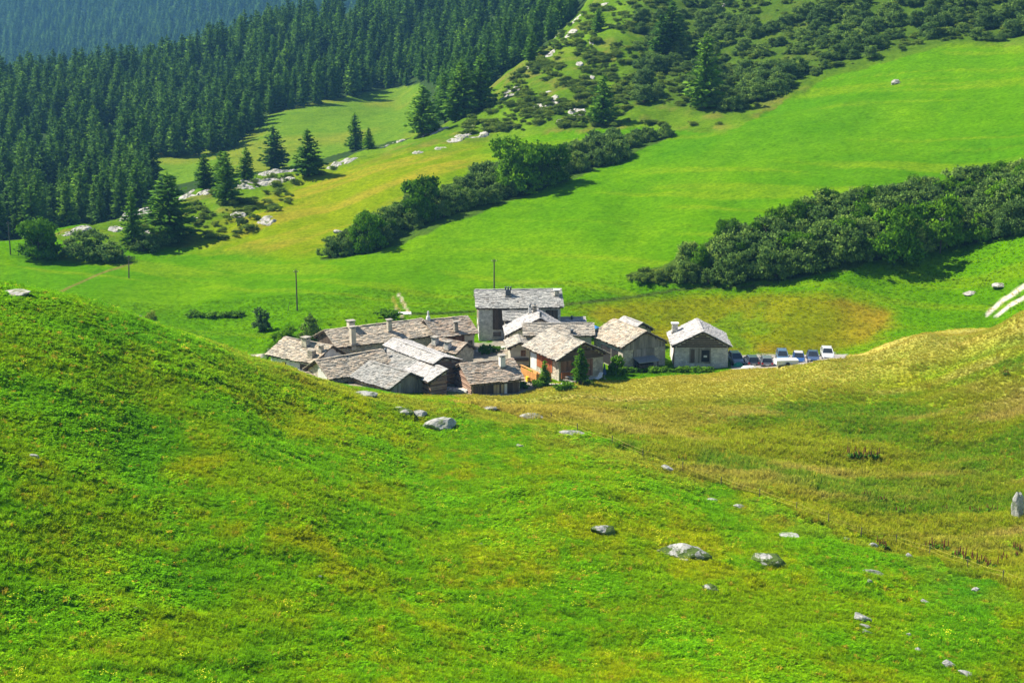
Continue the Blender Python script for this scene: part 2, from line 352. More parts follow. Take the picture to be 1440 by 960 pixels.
def m_leaf(name, dark, light, hue, trans=.3):
    m, n, b = newmat(name); g = N(n, 'ShaderNodeNewGeometry'); oi = N(n, 'ShaderNodeObjectInfo')
    c = ramp(n, g.outputs['Random Per Island'], [(0, dark), (1, light)]).outputs[0]
    c = mixc(n, oi.outputs['Random'], c, mixc(n, 1.0, c, hue, 'MULTIPLY'))
    rr = ramp(n, oi.outputs['Random'], [(0, (.55, .6, .7)), (.37, (1.15, 1.1, .9)), (.63, (.75, .8, .8)), (1, (1.3, 1.2, 1))]); c = mixc(n, .75, c, rr.outputs[0], 'MULTIPLY')
    nz = noise(n, .45, 2, g.outputs['Position']); c = mixc(n, .6, c, ramp(n, nz.outputs[0], [(.35, (.6, .7, .75)), (.65, (1.4, 1.25, 1))]).outputs[0], 'MULTIPLY')
    leafy(m, n, b, c, trans); return m
def m_plain(name, col, rough=.8, spec=.25, var=.25, scale=3, metal=0, bmp=0):
    m, n, b = newmat(name); g = N(n, 'ShaderNodeNewGeometry'); nz = noise(n, scale, 5, g.outputs['Position'], .65)
    c = ramp(n, nz.outputs[0], [(.3, tuple(x * (1 - var) for x in col)), (.7, tuple(min(1, x * (1 + var)) for x in col))])
    n.links.new(c.outputs[0], b.inputs['Base Color']); b.inputs['Roughness'].default_value = rough; b.inputs['Specular IOR Level'].default_value = spec; b.inputs['Metallic'].default_value = metal
    if bmp: bump(n, b, nz.outputs[0], bmp)
    return m
def m_slate(name, stops, lichen=(.30, .17, .07), la=.25):
    m, n, b = newmat(name); g = N(n, 'ShaderNodeNewGeometry')
    c = ramp(n, g.outputs['Random Per Island'], [(i / (len(stops) - 1), s) for i, s in enumerate(stops)]).outputs[0]
    nz = noise(n, .5, 5, g.outputs['Position'], .7); k = ramp(n, nz.outputs[0], [(.52, (0, 0, 0)), (.68, (la, la, la))])
    c = mixc(n, k.outputs[0], c, lichen)
    n2 = noise(n, 4.5, 5, g.outputs['Position'], .7); c = mixc(n, .85, c, ramp(n, n2.outputs[0], [(.3, (.55, .56, .58)), (.7, (1.35, 1.32, 1.28))]).outputs[0], 'MULTIPLY')
    n.links.new(c, b.inputs['Base Color']); bump(n, b, n2.outputs[0], .06); b.inputs['Roughness'].default_value = .8; return m
def m_stone(name, a, c2, mortar, scale=2.6):
    m, n, b = newmat(name); tc = N(n, 'ShaderNodeTexCoord'); mp = N(n, 'ShaderNodeMapping'); mp.inputs['Scale'].default_value = (1, 1, 1.9)
    n.links.new(tc.outputs['Object'], mp.inputs[0]); vo = N(n, 'ShaderNodeTexVoronoi', feature='F1'); vo.inputs['Scale'].default_value = scale; n.links.new(mp.outputs[0], vo.inputs['Vector'])
    ve = N(n, 'ShaderNodeTexVoronoi', feature='DISTANCE_TO_EDGE'); ve.inputs['Scale'].default_value = scale; n.links.new(mp.outputs[0], ve.inputs['Vector'])
    sp = N(n, 'ShaderNodeSeparateColor'); n.links.new(vo.outputs['Color'], sp.inputs[0])
    c = ramp(n, sp.outputs[0], [(0, a), (.6, c2), (1, tuple(x * 1.3 for x in c2))]).outputs[0]
    e = ramp(n, ve.outputs['Distance'], [(.02, (0, 0, 0)), (.09, (1, 1, 1))]); c = mixc(n, e.outputs[0], mortar, c)
    nz = noise(n, 1.2, 5, tc.outputs['Object'], .7); c = mixc(n, .8, c, ramp(n, nz.outputs[0], [(.3, (.6, .6, .6)), (.7, (1.3, 1.28, 1.2))]).outputs[0], 'MULTIPLY')
    n.links.new(c, b.inputs['Base Color']); bump(n, b, e.outputs[0], .04); return m
def m_wood(name, a, c2, scale=(9, 9, .7)):
    m, n, b = newmat(name); g = N(n, 'ShaderNodeNewGeometry'); tc = N(n, 'ShaderNodeTexCoord'); mp = N(n, 'ShaderNodeMapping'); mp.inputs['Scale'].default_value = scale
    n.links.new(tc.outputs['Object'], mp.inputs[0]); nz = noise(n, 1, 5, mp.outputs[0], .7)
    c = ramp(n, g.outputs['Random Per Island'], [(0, a), (1, c2)]).outputs[0]
    c = mixc(n, .9, c, ramp(n, nz.outputs[0], [(.3, (.5, .5, .5)), (.7, (1.45, 1.4, 1.35))]).outputs[0], 'MULTIPLY')
    n.links.new(c, b.inputs['Base Color']); bump(n, b, nz.outputs[0], .015); return m
def m_rock(name, base, moss=(.07, .12, .015), mossy=.35):
    m, n, b = newmat(name); g = N(n, 'ShaderNodeNewGeometry'); oi = N(n, 'ShaderNodeObjectInfo')
    n1 = noise(n, 1.6, 6, g.outputs['Position'], .7); n2 = noise(n, .9, 4, g.outputs['Position'], .6)
    c = ramp(n, n1.outputs[0], [(.28, tuple(x * .42 for x in base)), (.5, base), (.75, tuple(min(.8, x * 1.5) for x in base))]).outputs[0]
    k = ramp(n, n2.outputs[0], [(.62 - mossy * .3, (0, 0, 0)), (.72 - mossy * .3, (1, 1, 1))]); kk = mixc(n, 1.0, k.outputs[0], (mossy * 2, mossy * 2, mossy * 2), 'MULTIPLY')
    c = mixc(n, kk, c, moss); n.links.new(c, b.inputs['Base Color']); bump(n, b, n1.outputs[0], .25); return m
M = dict(
 ground=m_ground(), grass=m_grass(),
 larch=m_leaf('larch_needles', (.040, .115, .010), (.090, .215, .016), (1.5, 1.3, .9)),
 forest=m_leaf('forest_needles', (.028, .085, .010), (.078, .180, .018), (1.5, 1.35, 1.0), .3),
 alder=m_leaf('alder_leaves', (.048, .112, .020), (.150, .255, .055), (1.3, 1.2, 1.1)),
 bright=m_leaf('tree_leaves', (.045, .140, .003), (.115, .265, .008), (1.2, 1.1, .9)),
 scrub=m_leaf('scrub_leaves', (.055, .118, .016), (.150, .235, .034), (1.5, 1.3, 1.0)),
 willow=m_leaf('willow_leaves', (.05, .11, .03), (.10, .18, .06), (1.1, 1.1, 1.1)),
 herb=m_leaf('herb_leaves', (.055, .15, .008), (.13, .27, .02), (1.1, 1.1, 1.0)),
 rust=m_plain('dock_seed', (.16, .05, .02)), petal=m_plain('petal', (.75, .72, .02), var=.1),
 bark=m_plain('bark', (.075, .06, .045), bmp=.05), pole=m_plain('pole_wood', (.10, .085, .07), bmp=.02),
 slate_tan=m_slate('slate_tan', [(0.128,0.114,0.087),(0.459,0.389,0.288),(0.312,0.280,0.220),(0.550,0.438,0.317),(0.220,0.206,0.170),(0.477,0.420,0.333)], la=.35),
 slate_brown=m_slate('slate_brown', [(0.101,0.088,0.071),(0.394,0.319,0.238),(0.257,0.223,0.182),(0.504,0.376,0.275),(0.183,0.171,0.145),(0.422,0.367,0.291)], la=.4),
 slate_grey=m_slate('slate_grey', [(0.138,0.138,0.129),(0.376,0.372,0.339),(0.248,0.248,0.230),(0.450,0.437,0.395),(0.303,0.298,0.276)], la=.12),
 slate_white=m_slate('slate_white', [(0.218,0.213,0.207),(0.416,0.397,0.376),(0.327,0.313,0.301),(0.465,0.447,0.415),(0.377,0.358,0.341)], la=.12),
 slate_mid=m_slate('slate_mid', [(.10,.105,.10),(.28,.28,.26),(.19,.19,.18),(.34,.33,.30),(.23,.225,.21)], la=.2),
 slate_pale=m_slate('slate_pale', [(0.148,0.140,0.124),(0.389,0.351,0.288),(0.260,0.248,0.215),(0.464,0.406,0.321),(0.324,0.302,0.257)], la=.3),
 stone=m_stone('stone_wall', (.30,.275,.22), (.46,.42,.335), (.50,.46,.38)), stone_dark=m_stone('stone_dark', (.19,.175,.145), (.34,.305,.25), (.28,.25,.21)),
 stone_pale=m_stone('stone_pale', (.42,.41,.37), (.56,.54,.49), (.58,.56,.52)), plaster=m_plain('plaster', (.60,.59,.56), var=.18, scale=.8),
 plaster_white=m_plain('plaster_white', (.62,.60,.56), var=.12, scale=.8), plaster_tan=m_plain('plaster_tan', (.46,.41,.32), var=.22, scale=.9),
 wood_grey=m_wood('wood_grey', (.15,.14,.12), (.30,.28,.25)), wood_dark=m_wood('wood_dark', (.05,.037,.028), (.12,.09,.065)), wood_brown=m_wood('wood_brown', (.12,.06,.035), (.26,.14,.08)),
 wood_red=m_wood('wood_red', (.22,.06,.02), (.38,.13,.045)), wood_orange=m_wood('wood_orange', (.42,.19,.05), (.60,.31,.09)), wood_tan=m_wood('wood_tan', (.30,.23,.12), (.42,.33,.19)),
 log=m_wood('log_wood', (.12,.07,.05), (.34,.23,.17), (.7, .7, 9)),
 glass=m_plain('window_glass', (.02,.025,.03), .12, .6, .2), dark=m_plain('dark_opening', (.02,.018,.016)), metal=m_plain('zinc_metal', (.30,.33,.36), .4, .5, .2, metal=.6), flue=m_plain('flue_metal', (.06,.075,.09), .45, .5, .2, metal=.4),
 rock=m_rock('field_rock', (.33,.325,.30)), rock_white=m_rock('pale_outcrop', (.36,.34,.30), (.12,.15,.03), .38), rock_moss=m_rock('mossy_rock', (.36,.35,.325), (.06,.10,.012), .70),
 rope=m_plain('fence_tape', (.55,.47,.10), var=.1), tarp_green=m_plain('tarp_green', (.02,.26,.16), .5, .4, .2), tarp_blue=m_plain('tarp_blue', (.02,.13,.36), .45, .4, .15), white=m_plain('white_sheet', (.68,.68,.66), .5, .4, .06),
 tyre=m_plain('tyre', (.018,.018,.018)), rim=m_plain('rim', (.35,.35,.36), .3, .5, .1, metal=.8), lamp_red=m_plain('lamp_red', (.45,.01,.01), .25, .5, .1), lamp_clear=m_plain('lamp_clear', (.6,.6,.6), .15, .6, .05), plate=m_plain('plate', (.7,.7,.66), .4, .4, .03),
 terra=m_plain('terracotta', (.32,.13,.07)), water=m_plain('painted_blue', (.03,.07,.16)), pink=m_plain('pink_flowers', (.55,.08,.16)), yellow_cloth=m_plain('yellow_cloth', (.75,.5,.02)),
)
def paint(name, col, metal=.3):
    m, n, b = newmat(name); b.inputs['Base Color'].default_value = (*col, 1); b.inputs['Metallic'].default_value = metal; b.inputs['Roughness'].default_value = .28; b.inputs['Coat Weight'].default_value = .6; b.inputs['Specular IOR Level'].default_value = .5; return m

# ------------------------------------------------------------------ ground sheet
idx = np.arange(NY * NA).reshape(NY, NA)
fc = np.stack([idx[:-1, :-1], idx[:-1, 1:], idx[1:, 1:], idx[1:, :-1]], -1).reshape(-1, 4)
me = mesh_np('ground', np.stack([GX, GY, GZ], -1).reshape(-1, 3), fc, M['ground'], True)
ca_ = me.color_attributes.new('col', 'FLOAT_COLOR', 'POINT'); ca_.data.foreach_set('color', np.c_[COLS, np.ones(len(COLS))].astype(np.float32).ravel())
tag(link('ground', me), kind='structure')

# ------------------------------------------------------------------ vegetation meshes
def quads(c, ax, side, mat_name, name):
    """leaf cards: centres c, half-axes ax, side (N,3) as kite shaped quads"""
    v = np.stack([c - ax, c + side, c + ax, c - side], 1).reshape(-1, 3)
    return mesh_np(name, v, np.arange(len(v)).reshape(-1, 4), M[mat_name])
def rnd_unit(n, rng):
    v = rng.normal(size=(n, 3)); return v / np.linalg.norm(v, axis=1, keepdims=True)
def conifer(seed, mat, h=16.0, rad=2.7, whorls=30, per=8, bare=.10, sprays=5, size=.62, ragged=.25):
    rng = np.random.default_rng(seed); C, A, S = [], [], []
    for i in range(whorls):
        t = (i + rng.uniform(0, .8)) / whorls; z = h * (bare + (1 - bare) * t)
        rmax = rad * min(1, (1 - t) ** .62 * 1.02 * (.55 + .45 * min(1, t / .18))) + .12
        for k in range(max(4, int(per * (1 - t * .45)))):
            az = rng.uniform(0, 6.283); L = rmax * rng.uniform(1 - ragged * 1.6, 1 + ragged * .8); dz = rng.uniform(-.32, -.02) * (1 - t) + .25 * t
            d = np.array([math.cos(az), math.sin(az), dz]); ns = max(2, int(sprays * L / rad) + 1)
            for j in range(ns):
                q = (j + rng.uniform(.3, 1)) / ns
                p = d * L * q + np.array([0, 0, z + .10 * L * q * q]); s = size * rng.uniform(.6, 1.25) * (.65 + .5 * (1 - t)) 
                ax = d + rng.normal(size=3) * .38; ax /= np.linalg.norm(ax)
                sd_ = np.cross(ax, rng.normal(size=3) * .7 + np.array([0, 0, 1.0])); sd_ /= np.linalg.norm(sd_) + 1e-6
                C.append(p + rng.normal(size=3) * .10); A.append(ax * s); S.append(sd_ * s * .55)
    for k in range(5): C.append(np.array([0, 0, h * (.96 + .015 * k)])); A.append(np.array([0, 0, .5])); S.append(rnd_unit(1, rng)[0] * .13 * np.array([1, 1, 0]))
    crown = quads(np.array(C), np.array(A), np.array(S), mat, 'crown')
    mb = MB(); mb.tube((0, 0, -.8), (.05, 0, h * .45), .24, .15, 7).tube((.05, 0, h * .45), (0, 0, h * .97), .15, .02, 6)
    for k in range(10):
        a = rng.uniform(0, 6.28); z = h * rng.uniform(bare, .5); mb.tube((0, 0, z), (math.cos(a) * rad * .7, math.sin(a) * rad * .7, z - .2), .05, .015, 4)
    me = bpy.data.meshes.new('trunk'); me.from_pydata(mb.v, [], mb.f); me.materials.append(M['bark'])
    return crown, me
def broadleaf(seed, mat, h=6.0, rad=3.0, lobes=9, clumps=70, leaves=46, leaf=.17, low=.05, stems=5):
    rng = np.random.default_rng(seed); C = []; L = []
    for k in range(lobes):
        a = rng.uniform(0, 6.28); r = rad * .58 * math.sqrt(rng.uniform(0, 1)); zz = h * rng.uniform(low + .22, .76); L.append((np.array([math.cos(a) * r, math.sin(a) * r, zz]), rad * rng.uniform(.34, .58)))
    L.append((np.array([0, 0, h * .72]), rad * .5))
    if low < 0:
        for k in range(6): a = k * 1.05 + rng.uniform(0, .6); L.append((np.array([math.cos(a) * rad * .55, math.sin(a) * rad * .55, h * .16]), rad * .38))
        clumps = int(clumps * 1.35)
    for k in range(clumps):
        c, r = L[k % len(L)]; u = rnd_unit(1, rng)[0]; u[2] = abs(u[2]) if rng.uniform() < .72 else u[2]
        p = c + u * r * rng.uniform(.72, 1.08) * np.array([1, 1, h / rad / 2.2]); p[2] = min(max(p[2], h * low + .15), h)
        n = int(leaves * rng.uniform(.6, 1.3)); C.append(p + rng.normal(size=(n, 3)) * np.array([.30, .30, .22]) * rad * .30)
    C = np.concatenate(C); C[:, 2] = np.maximum(C[:, 2], .05); n = len(C)
    ax = rnd_unit(n, rng); sd_ = np.cross(ax, rnd_unit(n, rng)); s = leaf * rng.uniform(.6, 1.4, (n, 1))
    crown = quads(C, ax * s, sd_ * s * .9, mat, 'crown')
    mb = MB()
    for k in range(stems):
        c, r = L[k % len(L)]; m = Vector((c[0] * .35, c[1] * .35, c[2] * .45)); b = Vector((rng.uniform(-.3, .3), rng.uniform(-.3, .3), -.6))
        mb.tube(b, m, .10, .07, 6).tube(m, Vector(c), .07, .025, 5)
    me = bpy.data.meshes.new('trunk'); me.from_pydata(mb.v, [], mb.f); me.materials.append(M['bark'])
    return crown, me
LARCH = [conifer(100 + k, 'larch', 14, 3.6, 36, 12, .05, 8, .62, .28) for k in range(4)]
FOREST = [conifer(200 + k, 'forest', 15, 3.3 + .5 * (k % 3), 30, 12, .03, 7, .74, .34) for k in range(5)]
ALDER = [broadleaf(300 + k, 'alder', 3.6, 2.5, 8, 60, 80, .135, -.10) for k in range(5)]
TREE = [broadleaf(400 + k, 'bright', 7.5, 3.3, 11, 90, 46, .22, .04, 6) for k in range(3)]
BUSHY = [broadleaf(420 + k, 'bright', 5.0, 3.0, 12, 100, 72, .15, -.10, 5) for k in range(3)]
SCRUB = [broadleaf(500 + k, 'scrub', 1.8, 2.0, 6, 38, 50, .12, .0, 3) for k in range(4)]
WILLOW = [broadleaf(600, 'willow', 3.4, 1.35, 8, 70, 40, .10, -.12, 4)]
HERB = [broadleaf(700 + k, 'herb', .7, .9, 6, 26, 24, .09, .0, 3) for k in range(3)]
def tree(name, kind, loc, s, label, cat, group=None, rz=None, sx=1.0, parts=('trunk', 'crown')):
    crown, trunk = kind
    t = thing(name, label, cat, loc, random.uniform(0, 6.28) if rz is None else rz, group)
    t.scale = (s * sx, s * sx, s)
    link('trunk', trunk, t); link('crown', crown, t); return t

# ------------------------------------------------------------------ scattering masses with geometry nodes
def src_collection(name, meshes):
    c = bpy.data.collections.new(name)
    for i, m in enumerate(meshes):
        o = bpy.data.objects.new('%s_%02d' % (name, i), m); c.objects.link(o)
    return c
def scatter(name, pts, rot, scl, ids, col, coll):
    n = len(pts); me = bpy.data.meshes.new(name); me.vertices.add(n); me.vertices.foreach_set('co', np.asarray(pts, np.float32).ravel())
    for nm, ty, arr, key in (('rot', 'FLOAT_VECTOR', rot, 'vector'), ('scl', 'FLOAT_VECTOR', scl, 'vector'), ('idx', 'INT', ids, 'value')):
        a = me.attributes.new(nm, ty, 'POINT'); a.data.foreach_set(key, np.asarray(arr, np.int32 if ty == 'INT' else np.float32).ravel())
    if col is not None:
        a = me.attributes.new('col', 'FLOAT_COLOR', 'POINT'); a.data.foreach_set('color', np.c_[col, np.ones(n)].astype(np.float32).ravel())
    g = bpy.data.node_groups.new(name, 'GeometryNodeTree')
    g.interface.new_socket('Geometry', in_out='INPUT', socket_type='NodeSocketGeometry'); g.interface.new_socket('Geometry', in_out='OUTPUT', socket_type='NodeSocketGeometry')
    gi = g.nodes.new('NodeGroupInput'); go = g.nodes.new('NodeGroupOutput'); ip = g.nodes.new('GeometryNodeInstanceOnPoints'); cinf = g.nodes.new('GeometryNodeCollectionInfo')
    cinf.inputs['Collection'].default_value = coll; cinf.inputs['Separate Children'].default_value = True; cinf.inputs['Reset Children'].default_value = True
    def na(nm, ty):
        x = g.nodes.new('GeometryNodeInputNamedAttribute'); x.data_type = ty; x.inputs['Name'].default_value = nm; return [o for o in x.outputs if o.enabled and o.name == 'Attribute'][0]
    e2r = g.nodes.new('FunctionNodeEulerToRotation'); g.links.new(na('rot', 'FLOAT_VECTOR'), e2r.inputs[0])
    ip.inputs['Pick Instance'].default_value = True
    g.links.new(gi.outputs[0], ip.inputs['Points']); g.links.new(cinf.outputs[0], ip.inputs['Instance']); g.links.new(na('idx', 'INT'), ip.inputs['Instance Index'])
    g.links.new(e2r.outputs[0], ip.inputs['Rotation']); g.links.new(na('scl', 'FLOAT_VECTOR'), ip.inputs['Scale']); g.links.new(ip.outputs[0], go.inputs[0])
    o = link(name, me); md = o.modifiers.new('scatter', 'NODES'); md.node_group = g
    return o

# ------------------------------------------------------------------ houses
def slates(origin, ex, ey, nrm, Lx, Ly, seed, rough=1.0):
    """overlapping irregular stone slabs on one roof slope, origin at the left eave corner"""
    rng = np.random.default_rng(seed); V = []
    n_rows = max(3, int(round(Ly / .33))); e = Ly / n_rows
    for r in range(n_rows):
        x = -.12
        while x < Lx:
            wd = rng.uniform(.28, .75); x1 = min(x + wd, Lx + .12)
            if Lx + .12 - x1 < .25: x1 = Lx + .12
            y0 = r * e - .08 + rng.normal() * .045 * rough; y1 = min(y0 + e * 1.55, Ly + .05); th = rng.uniform(.035, .085)
            lo = .055 + .05 * rough * rng.uniform(); hi = .0
            j = rng.normal(size=(4, 2)) * .028 * rough
            b = [(x + j[0, 0], y0 + j[0, 1], lo), (x1 - .025 + j[1, 0], y0 + j[1, 1], lo), (x1 - .025, y1, hi), (x, y1, hi)]
            for dz in (0, th):
                for q in b: V.append(origin + ex * q[0] + ey * q[1] + nrm * (q[2] + dz))
            x = x1
    V = np.array(V); n = len(V) // 8; t_ = ((V - origin) @ ex / Lx) * 2 - 1; V[:, 2] += .11 * np.clip(t_ * t_, 0, 1.2) + (fbm(t_ * Lx / 2.2 + seed, V[:, 2] * .8, seed % 50, 2) - .5) * .10
    f = np.array([(3,2,1,0),(4,5,6,7),(0,1,5,4),(1,2,6,5),(2,3,7,6),(3,0,4,7)])
    return V, (f[None] + np.arange(n)[:, None, None] * 8).reshape(-1, 4)
HOUSES = {}
class House: pass
def house(key, name, label, cx, cy, th, L, wl, wr, he, hr, slate, wall, group='stone houses of the hamlet', mono=False, cat='house', ov=.5, og=.45, zb=None, seed=None, rough=1.0, sub=False):
    h = House(); h.key = key; h.cx, h.cy, h.th, h.L, h.wl, h.wr, h.he, h.hr = cx, cy, th, L, wl, wr, he, hr; h.ov, h.og = ov, og; h.mono = mono
    z0 = 0.0; h.root = thing(name, label, cat, (cx, cy, 0), th, group); h.n = seed or len(HOUSES) * 7 + 3; HOUSES[key] = h
    yl, yr = -wl + ov, (wr - ov if not mono else 0.0); h.yl, h.yr = yl, yr; h.x0, h.x1 = -L / 2 + og, L / 2 - og
    sl = (hr - he) / wl; sr = (hr - he) / wr if not mono else 0; h.sl, h.sr = sl, sr; zb = -1.2 if zb is None else zb
    t = .16
    poly = [(yl, zb), (yr, zb), (yr, hr - sr * yr - t if not mono else hr - t), (0, hr - t), (yl, hr + sl * yl - t)] if not mono else [(yl, zb), (0, zb), (0, hr - t), (yl, hr + sl * yl - t)]
    MB().prism(poly, 0, h.x0, h.x1).build('wall', M[wall], h.root)
    # roof deck with verge boards, then slates as its own piece
    d = MB(); tt = .10
    d.hexa([(-L/2, -wl, he - tt), (L/2, -wl, he - tt), (L/2, 0, hr - tt), (-L/2, 0, hr - tt)], [(-L/2, -wl, he), (L/2, -wl, he), (L/2, 0, hr), (-L/2, 0, hr)])
    if not mono: d.hexa([(-L/2, .002, hr - tt), (L/2, .002, hr - tt), (L/2, wr, he - tt), (-L/2, wr, he - tt)], [(-L/2, .002, hr), (L/2, .002, hr), (L/2, wr, he), (-L/2, wr, he)])
    # purlins sticking out at the gables, rafter tails at the eaves
    for yy in ([yl, yl * .5, 0] + ([] if mono else [yr * .5, yr])):
        zz = hr - (sl * -yy if yy < 0 else sr * yy) - tt
        d.box(-L/2 + .06, L/2 - .06, yy - .09, yy + .09, zz - .22, zz - .012)
    for k in range(int(L / .9)):
        xx = -L/2 + .35 + k * .9
        d.box(xx, xx + .1, -wl + .06, -wl + ov + .1, he - tt - .15, he - tt - .011)
    roof = d.build('roof', M['wood_dark'], h.root)
    V, Fc = [], []; off = 0
    def slope(o, ex, ey, Lx, Ly, s):
        nonlocal off
        ex = np.array(ex, float); ey = np.array(ey, float); ey /= np.linalg.norm(ey); nn = np.cross(ex, ey); nn *= np.sign(nn[2])
        v, f_ = slates(np.array(o, float), ex, ey, nn, Lx, Ly, s, rough); V.append(v); Fc.append(f_ + off); off += len(v)
    slope((-L/2, -wl, he), (1, 0, 0), (0, wl, hr - he), L, math.hypot(wl, hr - he), h.n)
    if not mono: slope((L/2, wr, he), (-1, 0, 0), (0, -wr, hr - he), L, math.hypot(wr, hr - he), h.n + 1)
    # ridge stones
    rng = np.random.default_rng(h.n + 5); x = -L / 2; rb = MB()
    while x < L / 2 - .2:
        x1 = min(x + rng.uniform(.5, .9), L / 2); z = hr + .10 + rng.uniform(0, .05); rb.box(x, x1 - .03, -.20, .20, z, z + .06); x = x1
    V.append(np.array(rb.v)); Fc.append(np.array(rb.f) + off)
    sm = link('slates', mesh_np('slates', np.concatenate(V), np.concatenate(Fc), M[slate]), roof); sm['kind'] = 'stuff'
    h.roof = roof
    return h
def loc_ray(h, u, v):
    d = ray(u, v); o = np.array([-h.cx, -h.cy, ZC]); c, s = math.cos(-h.th), math.sin(-h.th)
    r = lambda a: np.array([c * a[0] - s * a[1], s * a[0] + c * a[1], a[2]])
    return r(o), r(d)
def on_roof(h, u, v, side=-1):
    o, d = loc_ray(h, u, v); k = h.sl if side < 0 else -h.sr
    t = (h.hr + k * o[1] - o[2]) / (d[2] - k * d[1]); return o + d * t          # plane z = hr + k*y
def chimney(h, u, v, height, wd=.75, mat='stone', cap='slate', side=-1, dp=None, pots=0):
    p = on_roof(h, u, v, side); x, y, z = p; hw = wd / 2; dd = (dp or wd) / 2
    x = min(max(x, h.x0 + hw), h.x1 - hw); y = min(max(y, -h.wl + dd), (h.wr if not h.mono else .3) - dd)
    z = h.hr + (h.sl * y if y < 0 else -h.sr * y)
    c = MB().box(x - hw, x + hw, y - dd, y + dd, z - .8, z + height).build('chimney', M[mat], h.root)
    MB().box(x - hw - .10, x + hw + .10, y - dd - .10, y + dd + .10, z - .02 + .05 * 0, z + .16).build('chimney_base', M['stone_dark'], c)
    if cap == 'slate':
        for sx in (-1, 1):
            for sy in (-1, 1): MB().box(x + sx * (hw - .09) - .07, x + sx * (hw - .09) + .07, y + sy * (dd - .09) - .07, y + sy * (dd - .09) + .07, z + height + .002, z + height + .24).build('cap_leg', M[mat], c)
        MB().hexa([(x - hw - .17, y - dd - .15, z + height + .243), (x + hw + .15, y - dd - .16, z + height + .243), (x + hw + .17, y + dd + .14, z + height + .243), (x - hw - .15, y + dd + .16, z + height + .243)],
                  [(x - hw - .15, y - dd - .14, z + height + .34), (x + hw + .13, y - dd - .15, z + height + .32), (x + hw + .15, y + dd + .12, z + height + .34), (x - hw - .13, y + dd + .15, z + height + .33)]).build('cap_stone', M['slate_pale'], c)
    elif cap == 'white': MB().box(x - hw - .16, x + hw + .16, y - dd - .16, y + dd + .16, z + height + .002, z + height + .16).build('cap_stone', M['plaster_white'], c)
    for k in range(pots):
        px = x + (k - (pots - 1) / 2) * .42
        MB().tube((px, y, z + height), (px, y, z + height + .45), .14, .14, 10).tube((px, y, z + height + .5), (px, y, z + height + .6), .2, .12, 10).build('flue', M['flue'], c)
    return c
def flue(h, u, v, height, side=-1, r=.16):
    x, y, z = on_roof(h, u, v, side); z = h.hr + (h.sl * y if y < 0 else -h.sr * y)
    o = MB().tube((x, y, z - .3), (x, y, z + height), r, r, 12).build('stove_pipe', M['flue'], h.root, smooth=False)
    MB().tube((x, y, z + height + .08), (x, y, z + height + .2), r * 1.6, r * .6, 12).build('pipe_cowl', M['flue'], o)
def wallpt(h, side):
    """frame of a wall: origin, along, outward (local)"""
    if side == 'front': return (lambda s, z, o: (s, h.yl - o, z))
    if side == 'right': return (lambda s, z, o: (h.x1 + o, s, z))
    if side == 'left': return (lambda s, z, o: (h.x0 - o, s, z))
def wbox(P, s0, s1, z0, z1, o0, o1, mb=None):
    mb = mb or MB(); mb.hexa([P(s0, z0, o0), P(s1, z0, o0), P(s1, z0, o1), P(s0, z0, o1)], [P(s0, z1, o0), P(s1, z1, o0), P(s1, z1, o1), P(s0, z1, o1)]); return mb
def window(h, side, s, z, wd=.8, ht=1.0, frame='wood_brown', shut=None):
    P = wallpt(h, side); f = MB(); t = .07
    for a in ((s - wd/2 - t, s - wd/2, z - t, z + ht + t), (s + wd/2, s + wd/2 + t, z - t, z + ht + t), (s - wd/2, s + wd/2, z - t, z), (s - wd/2, s + wd/2, z + ht, z + ht + t), (s - .025, s + .025, z, z + ht), (s - wd/2, s - .026, z + ht * .5 - .02, z + ht * .5 + .02), (s + .026, s + wd/2, z + ht * .5 - .02, z + ht * .5 + .02)): wbox(P, *a, .0, .06, f)
    w_ = f.build('window', M[frame], h.root)
    wbox(P, s - wd/2 - .004, s + wd/2 + .004, z, z + ht, .0, .025).build('pane', M['glass'], w_)
    wbox(P, s - wd/2 - .15, s + wd/2 + .15, z - .16, z - t - .003, .0, .14).build('sill', M['stone_pale'], w_)
    if shut:
        for sg in (-1, 1):
            a = sorted((s + sg * (wd/2 + t + .01), s + sg * (wd + t))); wbox(P, a[0], a[1], z, z + ht, .02, .06).build('shutter', M[shut], w_)
def door(h, side, s, z, wd=1.0, ht=2.0, mat='wood_brown'):
    P = wallpt(h, side); f = MB()
    for a in ((s - wd/2 - .12, s - wd/2, z, z + ht + .12), (s + wd/2, s + wd/2 + .12, z, z + ht + .12), (s - wd/2, s + wd/2, z + ht, z + ht + .12)): wbox(P, *a, 0, .07, f)
    d = f.build('door', M['wood_dark'], h.root); n = max(3, int(wd / .22))
    for k in range(n):
        a = s - wd/2 + wd * k / n; wbox(P, a + .006, a + wd / n - .006, z, z + ht, 0, .04 + .008 * (k % 2)).build('board', M[mat], d)
def gable_z(h, s): return h.hr - (h.sl * -s if s < 0 else h.sr * s) - .16
